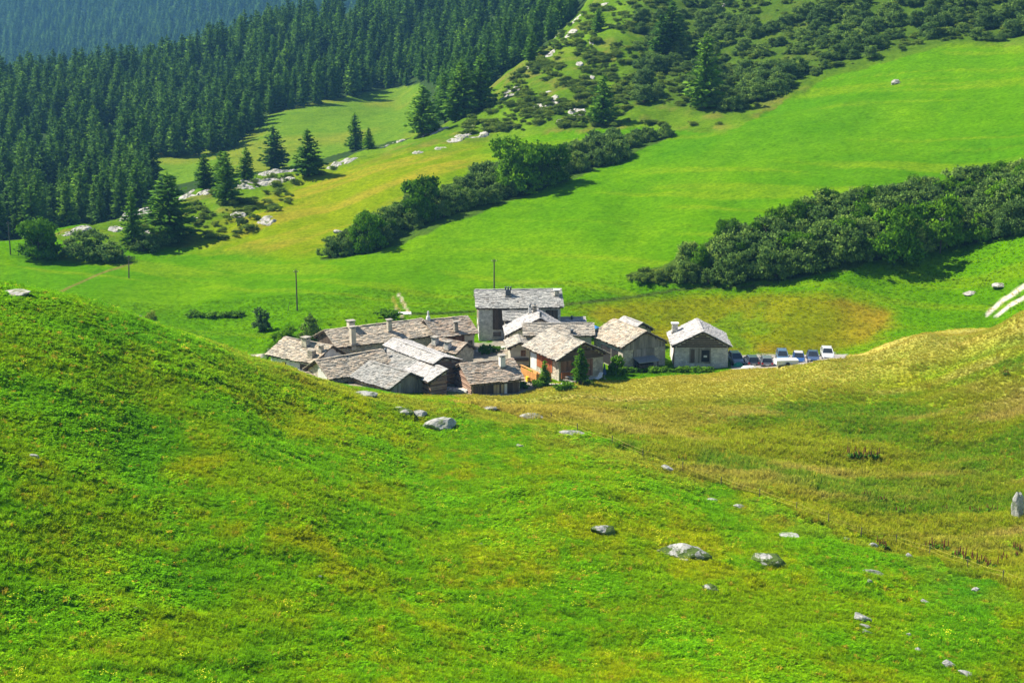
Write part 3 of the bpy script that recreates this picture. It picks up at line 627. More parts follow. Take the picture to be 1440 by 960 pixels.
def planks(h, side, s0, s1, z0, z1=None, mat='wood_grey', pw=.24, name='boarding', out=.05, horizontal=False, logs=False, gap=.02, inset=.12):
    """vertical boards (clipped to the gable) or horizontal boards / logs, one joined piece"""
    P = wallpt(h, side); mb = MB(); rng = np.random.default_rng(h.n + len(name))
    top = (lambda s: gable_z(h, s) - inset) if side in ('right', 'left') else (lambda s: h.hr + h.sl * h.yl - .2)
    if not horizontal:
        n = max(1, int((s1 - s0) / pw)); q = (s1 - s0) / n
        for k in range(n):
            a = s0 + k * q + gap / 2; b = a + q - gap; ta, tb = (top(a), top(b)) if z1 is None else (min(z1, top(a)), min(z1, top(b))); o = out + rng.uniform(0, .025); zz = z0 - rng.uniform(0, .06)
            if min(ta, tb) > zz + .05: mb.hexa([P(a, zz, 0), P(b, zz, 0), P(b, zz, o), P(a, zz, o)], [P(a, ta, 0), P(b, tb, 0), P(b, tb, o), P(a, ta, o)])
    else:
        zt = z1 if z1 is not None else max(top(s0), top(s1), top(0)); z = z0
        while z + pw * .6 < zt:
            zz = z + pw - gap; a, b = s0, s1
            if side in ('right', 'left'):
                while a < b and top(a) < zz: a += .05
                while b > a and top(b) < zz: b -= .05
            if b - a > .3:
                o = out + rng.uniform(-.02, .04)
                if logs:
                    vs = []; pr = [(z, 0), (z + pw * .06, o * .8), (z + pw * .35, o * 1.25), (z + pw * .65, o * 1.25), (zz - pw * .06, o * .8), (zz, 0)]
                    for s in (a - rng.uniform(0, .12), b + rng.uniform(0, .12)): vs += [P(s, q[0], q[1]) for q in pr]
                    mb.add(vs, [(i, i + 1, i + 7, i + 6) for i in range(5)] + [(5, 4, 3, 2, 1, 0), (6, 7, 8, 9, 10, 11)])
                else: wbox(P, a, b, z, zz, 0, o, mb)
            z += pw
    o = mb.build(name, M[mat], h.root); o['kind'] = 'stuff'; return o
def panel(h, side, s0, s1, z0, z1, mat, name, out=.03): return wbox(wallpt(h, side), s0, s1, z0, z1, 0, out).build(name, M[mat], h.root)

G0 = 'stone roofed houses of the hamlet'
a = house('A', 'stone_house', 'low white plastered house with brown slab roof and three chimneys beside the hillside', -30.2, 205.6, -.629, 9.64, 4.03, 3.1, 2.55, 4.45, 'slate_tan', 'plaster', G0)
chimney(a, 430.5, 487, 1.15, .95, 'stone', side=-1); chimney(a, 438.7, 502.5, 1.1, .9, 'stone_dark', 'none'); chimney(a, 468, 499, .9, .55, 'stone')
panel(a, 'front', 1.6, 3.6, .4, 2.1, 'wood_dark', 'shutter'); window(a, 'front', -1.6, 1.2, .6, .6)
b = house('B', 'stone_house', 'long stone house with brown slab roof and tall yellowish chimney', -21.2, 213.7, .533, 16.6, 4.35, 4.35, 3.45, 5.25, 'slate_tan', 'stone', G0)
planks(b, 'left', -3.7, 3.7, 2.6, None, 'wood_dark', .3, 'gable_boarding'); window(b, 'front', 4.5, 1.5)
chimney(b, 493.5, 462, 1.0, .95, 'plaster_tan', side=-1); chimney(b, 499.6, 489, 2.5, .75, 'plaster_tan'); chimney(b, 547.6, 466, 1.6, .65, 'stone')
l = house('L', 'stone_house', 'stone house with brown slab roof and weathered brown plank front below its eave', -10.3, 217.4, .47, 7.3, 4.0, 4.0, 3.55, 5.45, 'slate_brown', 'plaster_tan', G0)
planks(l, 'front', -2.6, 1.5, .6, None, 'wood_brown', .22, 'boarding'); panel(l, 'front', .4, 1.1, .5, 2.2, 'dark', 'doorway', .11); planks(l, 'left', -3.4, 3.4, 3.2, None, 'wood_dark', .3, 'gable_boarding')
MB().tube((-3.0, .1, 5.2), (-3.0, .1, 6.1), .42, .30, 12).tube((-3.0, .1, 6.1), (-3.0, .1, 6.9), .16, .14, 10).build('chimney', M['plaster'], l.root)
window(l, 'front', 2.5, 1.6, .6, .8); chimney(l, 641, 466, 1.3, .6, 'stone_dark')
c = house('C', 'stone_house', 'broad low house with tan slab roof between the white plastered house and the grassy hill', -23.2, 196.9, .66, 11.0, 3.6, 3.6, 2.5, 4.5, 'slate_tan', 'stone', G0)
window(c, 'front', -2.5, 1.0, .6, .6); planks(c, 'left', -3.0, 0, 1.2, None, 'plaster', 1.5, 'gable_boarding')
d = house('D', 'stone_house', 'lean-to house with grey green slab roof and a metal stove pipe', -15.2, 199.1, -.973, 8.7, 3.1, 3.1, 2.85, 4.32, 'slate_mid', 'stone', G0, mono=True, og=.2)
flue(d, 542.5, 504, 1.35)
e = house('E', 'plank_barn', 'low barn with grey vertical plank gable and tan slab roof against the grassy hill', -17.0, 191.4, -.841, 9.2, 3.5, 3.5, 2.40, 4.1, 'slate_mid', 'stone_dark', 'barns of the hamlet', cat='barn')
planks(e, 'right', -3.0, 3.0, .2, None, 'wood_grey', .26, 'gable_boarding')
g = house('G', 'log_barn', 'log barn with smooth whitish slab roof beside the grey plank barn', -10.9, 192.4, -1.0, 7.5, 3.0, 3.0, 2.85, 4.25, 'slate_white', 'stone_dark', 'barns of the hamlet', mono=True, cat='barn', og=.3, rough=.5)
planks(g, 'right', -2.5, -.05, .6, None, 'log', .27, 'log_wall', .10, True, True); planks(g, 'front', -3.3, 3.3, .6, 2.5, 'log', .27, 'log_front', .10, True, True)
f = house('F', 'log_house', 'long log house with pale slab roof and dark gable over the log barn', -13.55, 198.6, -.973, 14.2, 1.7, 3.0, 4.35, 5.15, 'slate_white', 'stone_dark', G0, og=.3, ov=.3, rough=.5)
f.sr = (f.hr - f.he) / f.wr
planks(f, 'right', -1.3, 2.6, 1.0, None, 'log', .27, 'gable_logs', .10, True, True)
t = house('T', 'stone_house', 'little house with two ornate stone chimneys behind the long pale roof', -9.0, 208.6, -.7, 6.0, 2.4, 2.4, 2.7, 3.9, 'slate_brown', 'stone', G0)
for q in ((605, 484), (630, 492)):
    chimney(t, q[0], q[1], 1.05, .8, 'stone_pale')
h_ = house('H', 'log_house', 'low log house with brown slab roof and red door in its sunlit gable', -3.6, 193.0, .40, 8.05, 4.1, 4.1, 2.55, 4.5, 'slate_brown', 'stone_dark', G0)
planks(h_, 'left', -3.5, 3.5, .9, None, 'log', .28, 'gable_logs', .10, True, True); door(h_, 'left', .2, 1.15, 1.0, 1.75, 'wood_red'); window(h_, 'left', -1.9, 1.5, .5, .6)
planks(h_, 'front', -3.4, 3.4, .6, 2.2, 'wood_dark', .3, 'front_boarding'); chimney(h_, 706, 516, 1.45, .75, 'plaster')
for k, (s, mt) in enumerate(((-.2, 'wood_tan'), (.25, 'wood_tan'), (.9, 'wood_tan'), (1.4, 'plaster'))): panel(h_, 'front', s - .2, s + .2, .7, 2.1, mt, 'board', .12 + .01 * k)
m = house('M', 'stone_house', 'tall two storey stone house with grey slab roof and dark plank bay', 1.0, 230.2, .06, 14.2, 4.75, 4.75, 5.45, 7.55, 'slate_grey', 'stone_pale', G0)
planks(m, 'front', -4.4, -2.1, 1.9, None, 'wood_dark', .23, 'bay_boarding', .10); window(m, 'front', -3.7, .8, 1.1, .6, 'wood_dark'); panel(m, 'left', -3.6, -1.6, 2.2, 4.8, 'wood_dark', 'loft_door')
panel(m, 'left', .2, 2.6, 2.6, 4.6, 'wood_brown', 'loft_door'); window(m, 'front', 5.2, 3.6, .9, .5, 'plaster_white'); planks(m, 'front', 4.2, 6.2, 2.0, 5.0, 'wood_dark', .23, 'right_boarding', .06)
window(m, 'front', 1.0, 3.4, .8, .9, 'wood_brown'); window(m, 'front', 3.2, 3.4, .8, .9, 'wood_brown'); window(m, 'left', 1.2, .8, .7, .8, 'wood_brown')
chimney(m, 714.6, 416, .95, .85, 'flue', 'none', pots=3); chimney(m, 783, 416.5, 1.0, .75, 'stone', 'white')
n_ = house('N', 'stone_house', 'broad house with very pale slab roof in front of the tall stone house', 4.2, 219.4, -1.52, 7.2, 5.4, 4.6, 3.0, 5.75, 'slate_white', 'stone_pale', G0, rough=.7)
n_.sr = (n_.hr - n_.he) / n_.wr
chimney(n_, 752, 440, .9, .6, 'stone_dark', pots=1); flue(n_, 760, 447, .9); chimney(n_, 745, 441, 1.0, .45, 'plaster', 'none', pots=1)
n2 = house('N2', 'lean_to', 'small lean-to with bluish grey slabs against the tall stone house', .8, 225.0, .06, 4.6, 2.3, 2.3, 3.9, 5.0, 'slate_grey', 'stone_dark', G0, mono=True, og=.2)
o_ = house('O', 'stone_house', 'long low house with pale blue grey slab roof behind the timber gabled barn', 7.1, 213.0, .02, 10.8, 2.6, 2.6, 4.25, 5.6, 'slate_pale', 'plaster_tan', G0)
flue(o_, 804, 469, .5, r=.22); window(o_, 'front', -3.6, 2.6, .6, .9)
p_ = house('P', 'stone_cottage', 'tiny cottage with grey slab roof and a balcony under its gable', 1.0, 208.4, -1.49, 5.4, 1.9, 1.9, 3.35, 4.25, 'slate_pale', 'plaster_tan', G0)
planks(p_, 'right', -1.3, 1.3, 1.5, 2.0, 'wood_dark', .2, 'balcony', .5, True); window(p_, 'right', .5, 2.2, .6, .8)
q_ = house('Q', 'stone_hut', 'small hut with pale flat slab roof beside the tall stone house', 9.7, 228.6, .07, 4.6, 1.6, 1.6, 2.5, 3.2, 'slate_white', 'stone', G0); flue(q_, 804, 449.5, .5)
i_ = house('I', 'timber_gabled_house', 'barn house with tan slab roof and dark timber gable behind the garden conifers', 7.94, 201.9, -1.094, 10.3, 4.45, 4.45, 4.0, 6.2, 'slate_pale', 'stone', G0, ov=.8, og=.8)
planks(i_, 'right', -3.6, 3.6, 3.7, None, 'wood_dark', .3, 'gable_timber', .12, True); planks(i_, 'front', -2.2, 2.4, 1.7, None, 'wood_red', .22, 'red_boarding', .06)
door(i_, 'right', -.4, 1.15, 1.0, 1.9, 'wood_tan'); window(i_, 'right', .9, 2.2, .7, .8, 'wood_tan'); window(i_, 'right', -2.2, 2.2, .6, .8); planks(i_, 'right', .25, 1.9, 1.1, 3.6, 'wood_brown', .24, 'gable_boards', .03); planks(i_, 'right', -3.4, -1.0, 2.2, 3.65, 'wood_brown', .24, 'upper_gable_boards', .03)
panel(i_, 'right', -3.4, -1.35, 1.2, 2.1, 'wood_red', 'log_store', .35); panel(i_, 'front', -4.2, -2.4, 1.0, 3.3, 'plaster', 'plaster_field', .015)
k_ = house('K', 'plank_barn', 'large barn with vertical grey plank gable and big doors above a metal roofed shelter', 17.76, 209.6, -1.126, 9.75, 4.15, 4.15, 3.95, 6.05, 'slate_tan', 'stone', 'barns of the hamlet', cat='barn')
planks(k_, 'right', -3.6, 3.6, 3.5, None, 'wood_grey', .25, 'gable_boarding', .06); planks(k_, 'right', -1.9, 1.7, .8, 3.45, 'wood_grey', .3, 'barn_door', .11)
panel(k_, 'front', -2.2, 3.0, .5, 3.1, 'dark', 'opening'); panel(k_, 'front', .9, 1.05, .5, 3.1, 'wood_grey', 'post', .06)
s_ = house('S', 'stone_hut', 'hut with whitish slab roof peeking out behind the large plank barn', 19.4, 222.5, -1.1, 5.6, 2.4, 2.4, 2.7, 4.1, 'slate_white', 'stone', G0)
j_ = house('J', 'stone_barn', 'pale stone barn with whitish slab roof and dark timber bay beside the parked cars', 28.5, 210.6, -1.60, 9.2, 4.55, 4.35, 3.55, 5.8, 'slate_white', 'stone_pale', 'barns of the hamlet', cat='barn', rough=.8, ov=.45, og=.6)
j_.sr = (j_.hr - j_.he) / j_.wr
planks(j_, 'right', -3.9, 3.7, 3.4, None, 'wood_dark', .32, 'gable_timber', .10, True, gap=.10); planks(j_, 'right', -1.9, 1.3, 1.0, 3.3, 'wood_grey', .3, 'timber_bay', .08)
panel(j_, 'right', -.1, 1.1, 1.2, 3.0, 'dark', 'opening', .12); panel(j_, 'right', .25, .75, 1.9, 2.2, 'plaster', 'notice', .14); panel(j_, 'right', -1.7, -1.1, 1.1, 3.1, 'wood_dark', 'door', .12)
panel(j_, 'front', -1.0, 3.2, .4, 3.0, 'plaster_white', 'plaster_field', .012); panel(j_, 'front', 2.5, 3.6, .5, 3.0, 'wood_brown', 'side_door', .05)
chimney(j_, 948.8, 468, 1.45, .85, 'stone_pale', 'white')
# a second, rougher layer of slabs lies on the far right of that roof in the photo: it belongs to the barn
rr = house('R', 'stone_shed', 'half ruined stone shed with loose slabs tucked under the hill crest', -29.6, 195.2, .25, 5.2, 2.2, 2.2, 1.5, 2.3, 'slate_brown', 'stone_dark', G0, rough=2.0)

# ------------------------------------------------------------------ things in the hamlet
def frame_of(h, lx, ly):
    c_, s_n = math.cos(h.th), math.sin(h.th); return h.cx + c_ * lx - s_n * ly, h.cy + s_n * lx + c_ * ly
# orange timber terrace along the timber gabled house
x, y = frame_of(i_, 1.2, -5.6); z = ground(x, y)
t = thing('timber_terrace', 'new orange timber terrace with board railing beside the red boarded wall', 'terrace', (x, y, z + .2), i_.th)
MB().box(-2.4, 2.4, -1.2, 1.2, -.5, .3).build('floor', M['wood_orange'], t); 
for px in (-2.4, -.8, .8, 2.3): MB().box(px, px + .13, -1.24, -1.11, -.9, 1.5).build('post', M['wood_orange'], t)
for k in range(5): MB().box(-2.4, 2.4, -1.30, -1.245, .3 + k * .2, .48 + k * .2).build('railing_board', M['wood_orange'], t)
for k in range(5): MB().box(2.35, 2.41, -1.1, 1.1, .3 + k * .2, .48 + k * .2).build('railing_board', M['wood_orange'], t)
MB().box(-2.6, 2.6, -1.35, -1.0, 1.51, 1.57).build('handrail', M['wood_orange'], t)
p = hit(743, 536, 185); t2 = thing('yellow_bin', 'bright yellow chest standing at the foot of the timber terrace', 'bin', (p.x, p.y, p.z), .4); MB().box(-.3, .3, -.3, .3, -.1, .6).build('body', M['yellow_cloth'], t2, bevel=.03); MB().box(-.33, .33, -.33, .33, .6, .68).build('lid', M['yellow_cloth'], t2, bevel=.02)
# picnic table
x, y = frame_of(i_, 6.3, -2.6); p = Vector((x, y, ground(x, y))); t = thing('picnic_table', 'grey wooden picnic table with two benches on the garden terrace', 'picnic table', (p.x, p.y, p.z), -.55)
for k in range(4): MB().box(-1.0, 1.0, -.38 + k * .19, -.21 + k * .19, .72, .77).build('table_board', M['wood_grey'], t)
for s in (-1, 1):
    MB().box(-1.0, 1.0, s * .78 - .14, s * .78 + .14, .43, .48).build('bench', M['wood_grey'], t)
    for q in (-1, 1): MB().hexa([(s*.8-.04, q*.7-.05, -.2), (s*.8+.04, q*.7-.05, -.2), (s*.8+.04, q*.7+.05, -.2), (s*.8-.04, q*.7+.05, -.2)], [(s*.8-.04, q*.25-.05, .72), (s*.8+.04, q*.25-.05, .72), (s*.8+.04, q*.25+.05, .72), (s*.8-.04, q*.25+.05, .72)]).build('leg', M['wood_grey'], t)
    MB().box(s * .8 - .04, s * .8 + .04, -.9, .9, .38, .43).build('crossbar', M['wood_grey'], t)
# covered parasol and deck chair by the gable
x, y = frame_of(i_, 5.5, 3.2); p = Vector((x, y, ground(x, y))); t = thing('folded_parasol', 'folded dark blue parasol standing before the stone gable corner', 'parasol', (p.x, p.y, p.z)); MB().tube((0,0,-.1),(0,0,2.3),.03).build('pole', M['metal'], t); MB().tube((0,0,.7),(0,0,2.25),.30,.06,10).build('canopy', M['water'], t); MB().tube((0,0,-.1),(0,0,.08),.3,.3,12).build('base', M['stone_dark'], t)
x, y = frame_of(i_, 5.9, 2.0); p = Vector((x, y, ground(x, y))); t = thing('deck_chair', 'pale reclining deck chair on the terrace before the stone gable', 'chair', (p.x, p.y, p.z), -.6); MB().hexa([(-.3,-.7,.28),(.3,-.7,.28),(.3,.2,.32),(-.3,.2,.32)],[(-.3,-.7,.32),(.3,-.7,.32),(.3,.2,.36),(-.3,.2,.36)]).build('seat', M['white'], t); MB().hexa([(-.3,.2,.32),(.3,.2,.32),(.3,.8,.95),(-.3,.8,.95)],[(-.3,.16,.36),(.3,.16,.36),(.3,.76,.99),(-.3,.76,.99)]).build('backrest', M['white'], t)
for sx in (-.27, .27):
    for sy in (-.6, .3): MB().tube((sx, sy, -.1), (sx, sy, .3), .025).build('leg', M['metal'], t)
# shelter in front of the large barn
x, y = frame_of(k_, 5.3, -.2); z = ground(x, y); t = thing('lean_to_shelter', 'dark shelter with blue grey metal roof before the large barn doors', 'shelter', (x, y, z + .05), k_.th + math.pi / 2)
MB().hexa([(-1.8,-1.1,1.35),(1.8,-1.1,1.35),(1.8,.9,1.85),(-1.8,.9,1.85)],[(-1.8,-1.1,1.40),(1.8,-1.1,1.40),(1.8,.9,1.90),(-1.8,.9,1.90)]).build('metal_roof', M['metal'], t)
for sx in (-1.6, 1.5):
    for sy, hh in ((-.9, 1.38), (.7, 1.78)): MB().box(sx, sx + .1, sy, sy + .1, -.4, hh).build('post', M['wood_dark'], t)
for k in range(4): MB().box(-1.6, .5, -.92, -.87, .0 + k * .25, .23 + k * .25).build('board', M['wood_dark'], t)
MB().box(-1.5, 1.5, .5, .6, -.3, 1.6).build('back_panel', M['dark'], t); MB().box(-1.4, .2, -.5, .4, -.3, .8).build('stacked_crate', M['wood_dark'], t)
# pots and bin at the pale barn
for u_, nm, lab, mt, hh in ((963, 'flower_tub', 'pale tub with leafy plant against the pale stone barn', 'plaster', .45), (971, 'flower_tub', 'tub with tall yellow green shrub beside the dark timber bay', 'plaster', .5)):
    p = hit(u_, 514.5, 190); t = thing(nm, lab, 'planter', (p.x, p.y, p.z)); MB().tube((0,0,-.1),(0,0,hh),.22,.32,10).build('tub', M[mt], t); o = link('plant', HERB[0][0], t, (0,0,hh-.05)); o.scale = (.4,.4, 1.2 if u_ == 971 else .5)
p = hit(1005.5, 515.5, 190); t = thing('wheeled_bin', 'dark wheeled rubbish bin against the pale stone barn front', 'bin', (p.x, p.y, p.z), -.03)
MB().hexa([(-.24,-.28,.05),(.24,-.28,.05),(.24,.28,.05),(-.24,.28,.05)],[(-.3,-.36,1.0),(.3,-.36,1.0),(.3,.36,1.0),(-.3,.36,1.0)]).build('body', M['water'], t); MB().hexa([(-.32,-.39,1.003),(.32,-.39,1.003),(.32,.39,1.003),(-.32,.39,1.003)],[(-.3,-.36,1.06),(.3,-.36,1.06),(.3,.36,1.12),(-.3,.36,1.12)]).build('lid', M['water'], t)
for sx in (-1, 1): MB().tube((sx*.26,.26,.1),(sx*.31,.26,.1),.11,.11,10).build('wheel', M['tyre'], t)
# blue hooped cover behind the long house
p = Vector((13.4, 221.5, ground(13.4, 221.5))); t = thing('hooped_cover', 'bright blue hooped tarpaulin cover behind the long low house', 'tarpaulin', p, .05); mb = MB(); n = 8
for k in range(n):
    a0, a1 = math.pi * k / n, math.pi * (k + 1) / n; r, H = 1.5, 3.1
    mb.hexa([(-math.cos(a0)*r,-1,math.sin(a0)*H*.98),(-math.cos(a1)*r,-1,math.sin(a1)*H*.98),(-math.cos(a1)*r,1,math.sin(a1)*H*.98),(-math.cos(a0)*r,1,math.sin(a0)*H*.98)],[(-math.cos(a0)*r*1.02,-1,math.sin(a0)*H),(-math.cos(a1)*r*1.02,-1,math.sin(a1)*H),(-math.cos(a1)*r*1.02,1,math.sin(a1)*H),(-math.cos(a0)*r*1.02,1,math.sin(a0)*H)])
mb.build('cover', M['tarp_blue'], t)
for sy in (-.95, .95): MB().tube((-1.45, sy, -.2), (-1.45, sy, .3), .04).tube((1.45, sy, -.2), (1.45, sy, .3), .04).build('hoop_foot', M['metal'], t)
# stone bits: steps, low walls, concrete slab on the track
def rubble(name, label, cat, pts, hgt, wd, mat='stone_pale', seed=1):
    rng = np.random.default_rng(seed); x0, y0 = pts[0]; t = thing(name, label, cat, (x0, y0, ground(x0, y0)))
    k = 0
    for (ax_, ay), (bx, by) in zip(pts[:-1], pts[1:]):
        Ln = math.hypot(bx - ax_, by - ay); d_ = Vector(((bx - ax_) / Ln, (by - ay) / Ln, 0)); n_v = Vector((-d_.y, d_.x, 0)); s = 0
        while s < Ln:
            for lay in range(max(1, int(hgt / .3))):
                w0 = rng.uniform(.4, .75); c0 = Vector((ax_, ay, 0)) + d_ * (s + rng.uniform(-.08, .08)); zg = ground(c0.x, c0.y) - t.location.z - .12 + lay * .3
                a_ = c0 - Vector((x0, y0, 0)); b_ = a_ + d_ * w0; q = wd * rng.uniform(.8, 1.1) / 2
                MB().hexa([a_ - n_v*q + Vector((0,0,zg)), b_ - n_v*q + Vector((0,0,zg)), b_ + n_v*q + Vector((0,0,zg)), a_ + n_v*q + Vector((0,0,zg))], [a_ - n_v*q*.85 + d_*.03 + Vector((0,0,zg+.29)), b_ - n_v*q*.9 - d_*.03 + Vector((0,0,zg+.27)), b_ + n_v*q*.85 - d_*.03 + Vector((0,0,zg+.29)), a_ + n_v*q*.9 + d_*.03 + Vector((0,0,zg+.28))]).build('stone', M[mat], t); k += 1
            s += .62
    return t
def gp(u, v, ym=185): q = hit(u, v, ym); return (q.x, q.y)
rubble('stone_steps', 'pile of pale stone steps below the red door of the log house', 'steps', [gp(628, 549), gp(652, 551), gp(660, 552)], .8, 1.4, 'stone_pale', 3)
rubble('garden_wall', 'low stone garden edging below the columnar conifer', 'wall', [gp(770, 541), gp(790, 541), gp(815, 536), gp(845, 530)], .35, .6, 'stone_pale', 4)
rubble('retaining_wall', 'low grey retaining wall running past the white plastered house', 'wall', [gp(378, 514, 190), gp(400, 517, 190), gp(425, 521, 190)], .5, .6, 'stone_pale', 5)
p = hit(568, 441, 215); t = thing('concrete_slab', 'small pale concrete slab bridging the ditch on the farm track', 'slab', (p.x, p.y, p.z + .03), .1); MB().box(-1.3, 1.3, -1.1, 1.1, -.3, .06).build('slab', M['white'], t, bevel=.04); MB().box(-1.3, 1.3, -1.22, -1.1, -.3, .14).build('kerb', M['plaster'], t)
# garden trees and shrubs
def seen_height(p, v_top): # metres that reach image row v_top at the distance of p
    d_ = ray(720, v_top); return ZC + d_[2] * (p.y / d_[1]) - p.z
SLIM = [conifer(150 + k, 'larch', 5, 1.05, 26, 14, .02, 6, .30, .2) for k in range(2)]
p = hit(766, 543, 186); tree('columnar_conifer', SLIM[0], p, seen_height(p, 508) / 5, 'narrow dark green conifer beside the orange timber terrace', 'tree', sx=1.05)
p = hit(816, 541, 186); tree('garden_larch', conifer(160, 'bright', 5, 1.15, 24, 12, .16, 6, .28, .3), p, seen_height(p, 489) / 5, 'light green young larch with bare stem before the timber gable', 'tree')
SMALLTREE = broadleaf(450, 'bright', 3.0, 1.45, 9, 75, 44, .12, -.12, 4)
p = hit(865, 527, 186); tree('garden_shrub', SMALLTREE, p, seen_height(p, 499) / 3.0, 'round leafy green shrub at the corner of the large plank barn', 'shrub', sx=1.0)
for k, (u_, v_, vt, sx, lab) in enumerate(((738, 546, 537, 1.4, 'low silvery herb clump beside the low log house'), (757, 545, 535, 1.2, 'low herb clump at the foot of the narrow conifer'), (792, 549, 537, 1.5, 'bushy blue green herb clump below the picnic table'), (804, 547, 538, 1.6, 'spreading herb clump below the young larch'), (828, 540, 535, 2.0, 'flat green herb clump on the garden edging'), (876, 523, 514, 1.5, 'weedy clump beside the metal roofed shelter'), (680, 497, 485, 1.3, 'yellow green garden bush before the tall stone house'), (692, 495, 487, 2.0, 'leafy vegetable clump in the garden before the tall stone house'))):
    p = hit(u_, v_, 186); tree('herb_clump', HERB[k % 3], p, max(.5, seen_height(p, vt)) / .7, lab, 'plant', 'garden herbs', sx=sx * .75)
p = hit(367, 466, 215); tree('willow_shrub', WILLOW[0], p, seen_height(p, 430) / 3.4, 'round grey green willow standing alone beside the meadow track', 'shrub', sx=1.05)
p = hit(435, 478, 205); tree('dark_shrub', ALDER[0], p, seen_height(p, 443) / 3.6, 'dense dark shrub behind the white plastered house', 'shrub', sx=.72)
p = hit(405, 486, 205); tree('green_shrub', TREE[0], p, seen_height(p, 458) / 7.5, 'bright green shrub behind the white plastered house roof', 'shrub', sx=1.1)
p = hit(386, 478, 210); tree('green_shrub', TREE[1], p, seen_height(p, 468) / 7.5, 'small pale shrub beyond the white plastered house end wall', 'shrub', sx=1.5)
p = hit(215, 456, 215); tree('dark_shrub', SCRUB[0], p, seen_height(p, 438) / 1.8, 'small dark bush beside a pale stone on the meadow ditch', 'shrub', sx=.8)
p = hit(550, 446, 215); tree('herb_clump', HERB[1], p, 2.0, 'lush patch of tall weeds beside the concrete slab', 'plant', 'garden herbs', sx=1.4)
for k in range(10):
    u_ = 885 + k * 12; p = hit(u_ + random.uniform(-3, 3), 523, 188); tree('tall_weed_clump', HERB[k % 3], p, random.uniform(.7, 1.3), 'tall green weed clump in the strip between the rough meadow and the barns', 'plant', 'weeds before the barns', sx=1.4)
for k in range(7):
    u_ = 270 + k * 11; p = hit(u_, 446, 215); tree('tall_weed_clump', HERB[k % 3], p, random.uniform(1.0, 1.6), 'pale weed clump along the ditch below the mown meadow', 'plant', 'weeds along the ditch', sx=1.5)

# ------------------------------------------------------------------ cars
def car(label, u, v, rz, col, length=4.3, wd=1.78, ht=1.55, roofcol=None, suv=True, front=False, name='parked_car'):
    p = hit(u, v, 203); t = thing(name, label, 'car', (p.x, p.y, p.z + .03), rz, 'cars parked beside the pale barn')
    Lh = length / 2; hw = wd / 2; body = paint('car_paint', col); rp = paint('roof_paint', roofcol) if roofcol else body
    b0 = .32; belt = .92 if suv else .85
    # sections along the length: y, z bottom, z shoulder, half width, z deck
    S = [(-Lh, .45, .78, hw*.86, .80), (-Lh+.12, .34, belt-.02, hw*.97, belt), (-Lh+.6, b0, belt, hw, belt+.02), (0, b0, belt, hw, belt+.02), (Lh-1.25, b0, belt-.02, hw, belt+.02), (Lh-.35, .34, belt-.12, hw*.96, belt-.06), (Lh, .45, .62, hw*.84, .66)]
    V = []
    for y, zb, zs, hwd, zd in S: V += [(-hwd*.94, y, zb), (-hwd, y, (zb+zs)/2), (-hwd*.97, y, zs), (-hwd*.80, y, zd), (hwd*.80, y, zd), (hwd*.97, y, zs), (hwd, y, (zb+zs)/2), (hwd*.94, y, zb)]
    fs = []
    for i in range(len(S) - 1):
        for k in range(8): fs.append((i*8+k, i*8+(k+1) % 8, (i+1)*8+(k+1) % 8, (i+1)*8+k))
    fs += [tuple(range(7, -1, -1)), tuple(range((len(S)-1)*8, len(S)*8))]
    MB().add(V, fs).build('body', body, t, smooth=False, bevel=.05)
    # greenhouse
    yb0, yt0, yt1, yb1 = -Lh + (.10 if suv else .35), -Lh + (.45 if suv else .95), Lh - 2.15, Lh - 1.25; g0, g1 = hw*.90, hw*.72; zt = ht - .03
    base = [(-g0, yb0, belt), (g0, yb0, belt), (g0, yb1, belt), (-g0, yb1, belt)]; top = [(-g1, yt0, zt), (g1, yt0, zt), (g1, yt1, zt), (-g1, yt1, zt)]
    cab = MB().hexa(base, top).build('cabin', M['glass'], t)
    MB().hexa([(-g1-.02, yt0-.03, zt+.002), (g1+.02, yt0-.03, zt+.002), (g1+.02, yt1+.03, zt+.002), (-g1-.02, yt1+.03, zt+.002)], [(-g1*.9, yt0+.1, zt+.06), (g1*.9, yt0+.1, zt+.06), (g1*.9, yt1-.1, zt+.06), (-g1*.9, yt1-.1, zt+.06)]).build('roof', rp, t)
    def pil(a, b, wv=.05):
        return MB().tube(a, b, wv, wv, 6).build('pillar', body, cab)
    for sx in (-1, 1):
        pil((sx*g0, yb0, belt), (sx*g1, yt0, zt), .07); pil((sx*g0, yb1, belt), (sx*g1, yt1, zt)); ym = (yt0 + yt1) / 2; pil((sx*g0, ym, belt), (sx*g1, ym, zt))
        MB().box(sx*hw - .02 if sx > 0 else -hw-.16, hw+.16 if sx > 0 else -hw+.02, yb1-.25, yb1-.12, belt, belt+.14).build('mirror', body, t)
        for yy in (-Lh+.78, Lh-.85):
            wl_ = MB().tube((sx*(hw-.2), yy, .31), (sx*(hw+.015), yy, .31), .33, .33, 16).build('wheel', M['tyre'], t); MB().tube((sx*(hw-.1), yy, .31), (sx*(hw+.03), yy, .31), .2, .2, 12).build('rim', M['rim'], wl_)
        MB().box(sx*hw*.80-.16, sx*hw*.80+.12, -Lh-.02, -Lh+.10, .66, .88).build('tail_light', M['lamp_red'], t); MB().box(sx*hw*.74-.17, sx*hw*.74+.15, Lh-.10, Lh+.02, .56, .70).build('headlight', M['lamp_clear'], t)
    MB().box(-.26, .26, -Lh-.03, -Lh+.04, .52, .64).build('number_plate', M['plate'], t); MB().box(-.5, .5, Lh-.05, Lh+.015, .40, .56).build('grille', M['tyre'], t)
    MB().box(-hw*.86, hw*.86, -Lh-.04, -Lh+.1, .36, .48).build('bumper', M['tyre'], t)
    return t
R_ = math.radians
car('dark grey car parked nose out right beside the pale barn', 1035, 511, R_(180 + 4), (.16,.165,.18), 4.5, 1.85, 1.6)
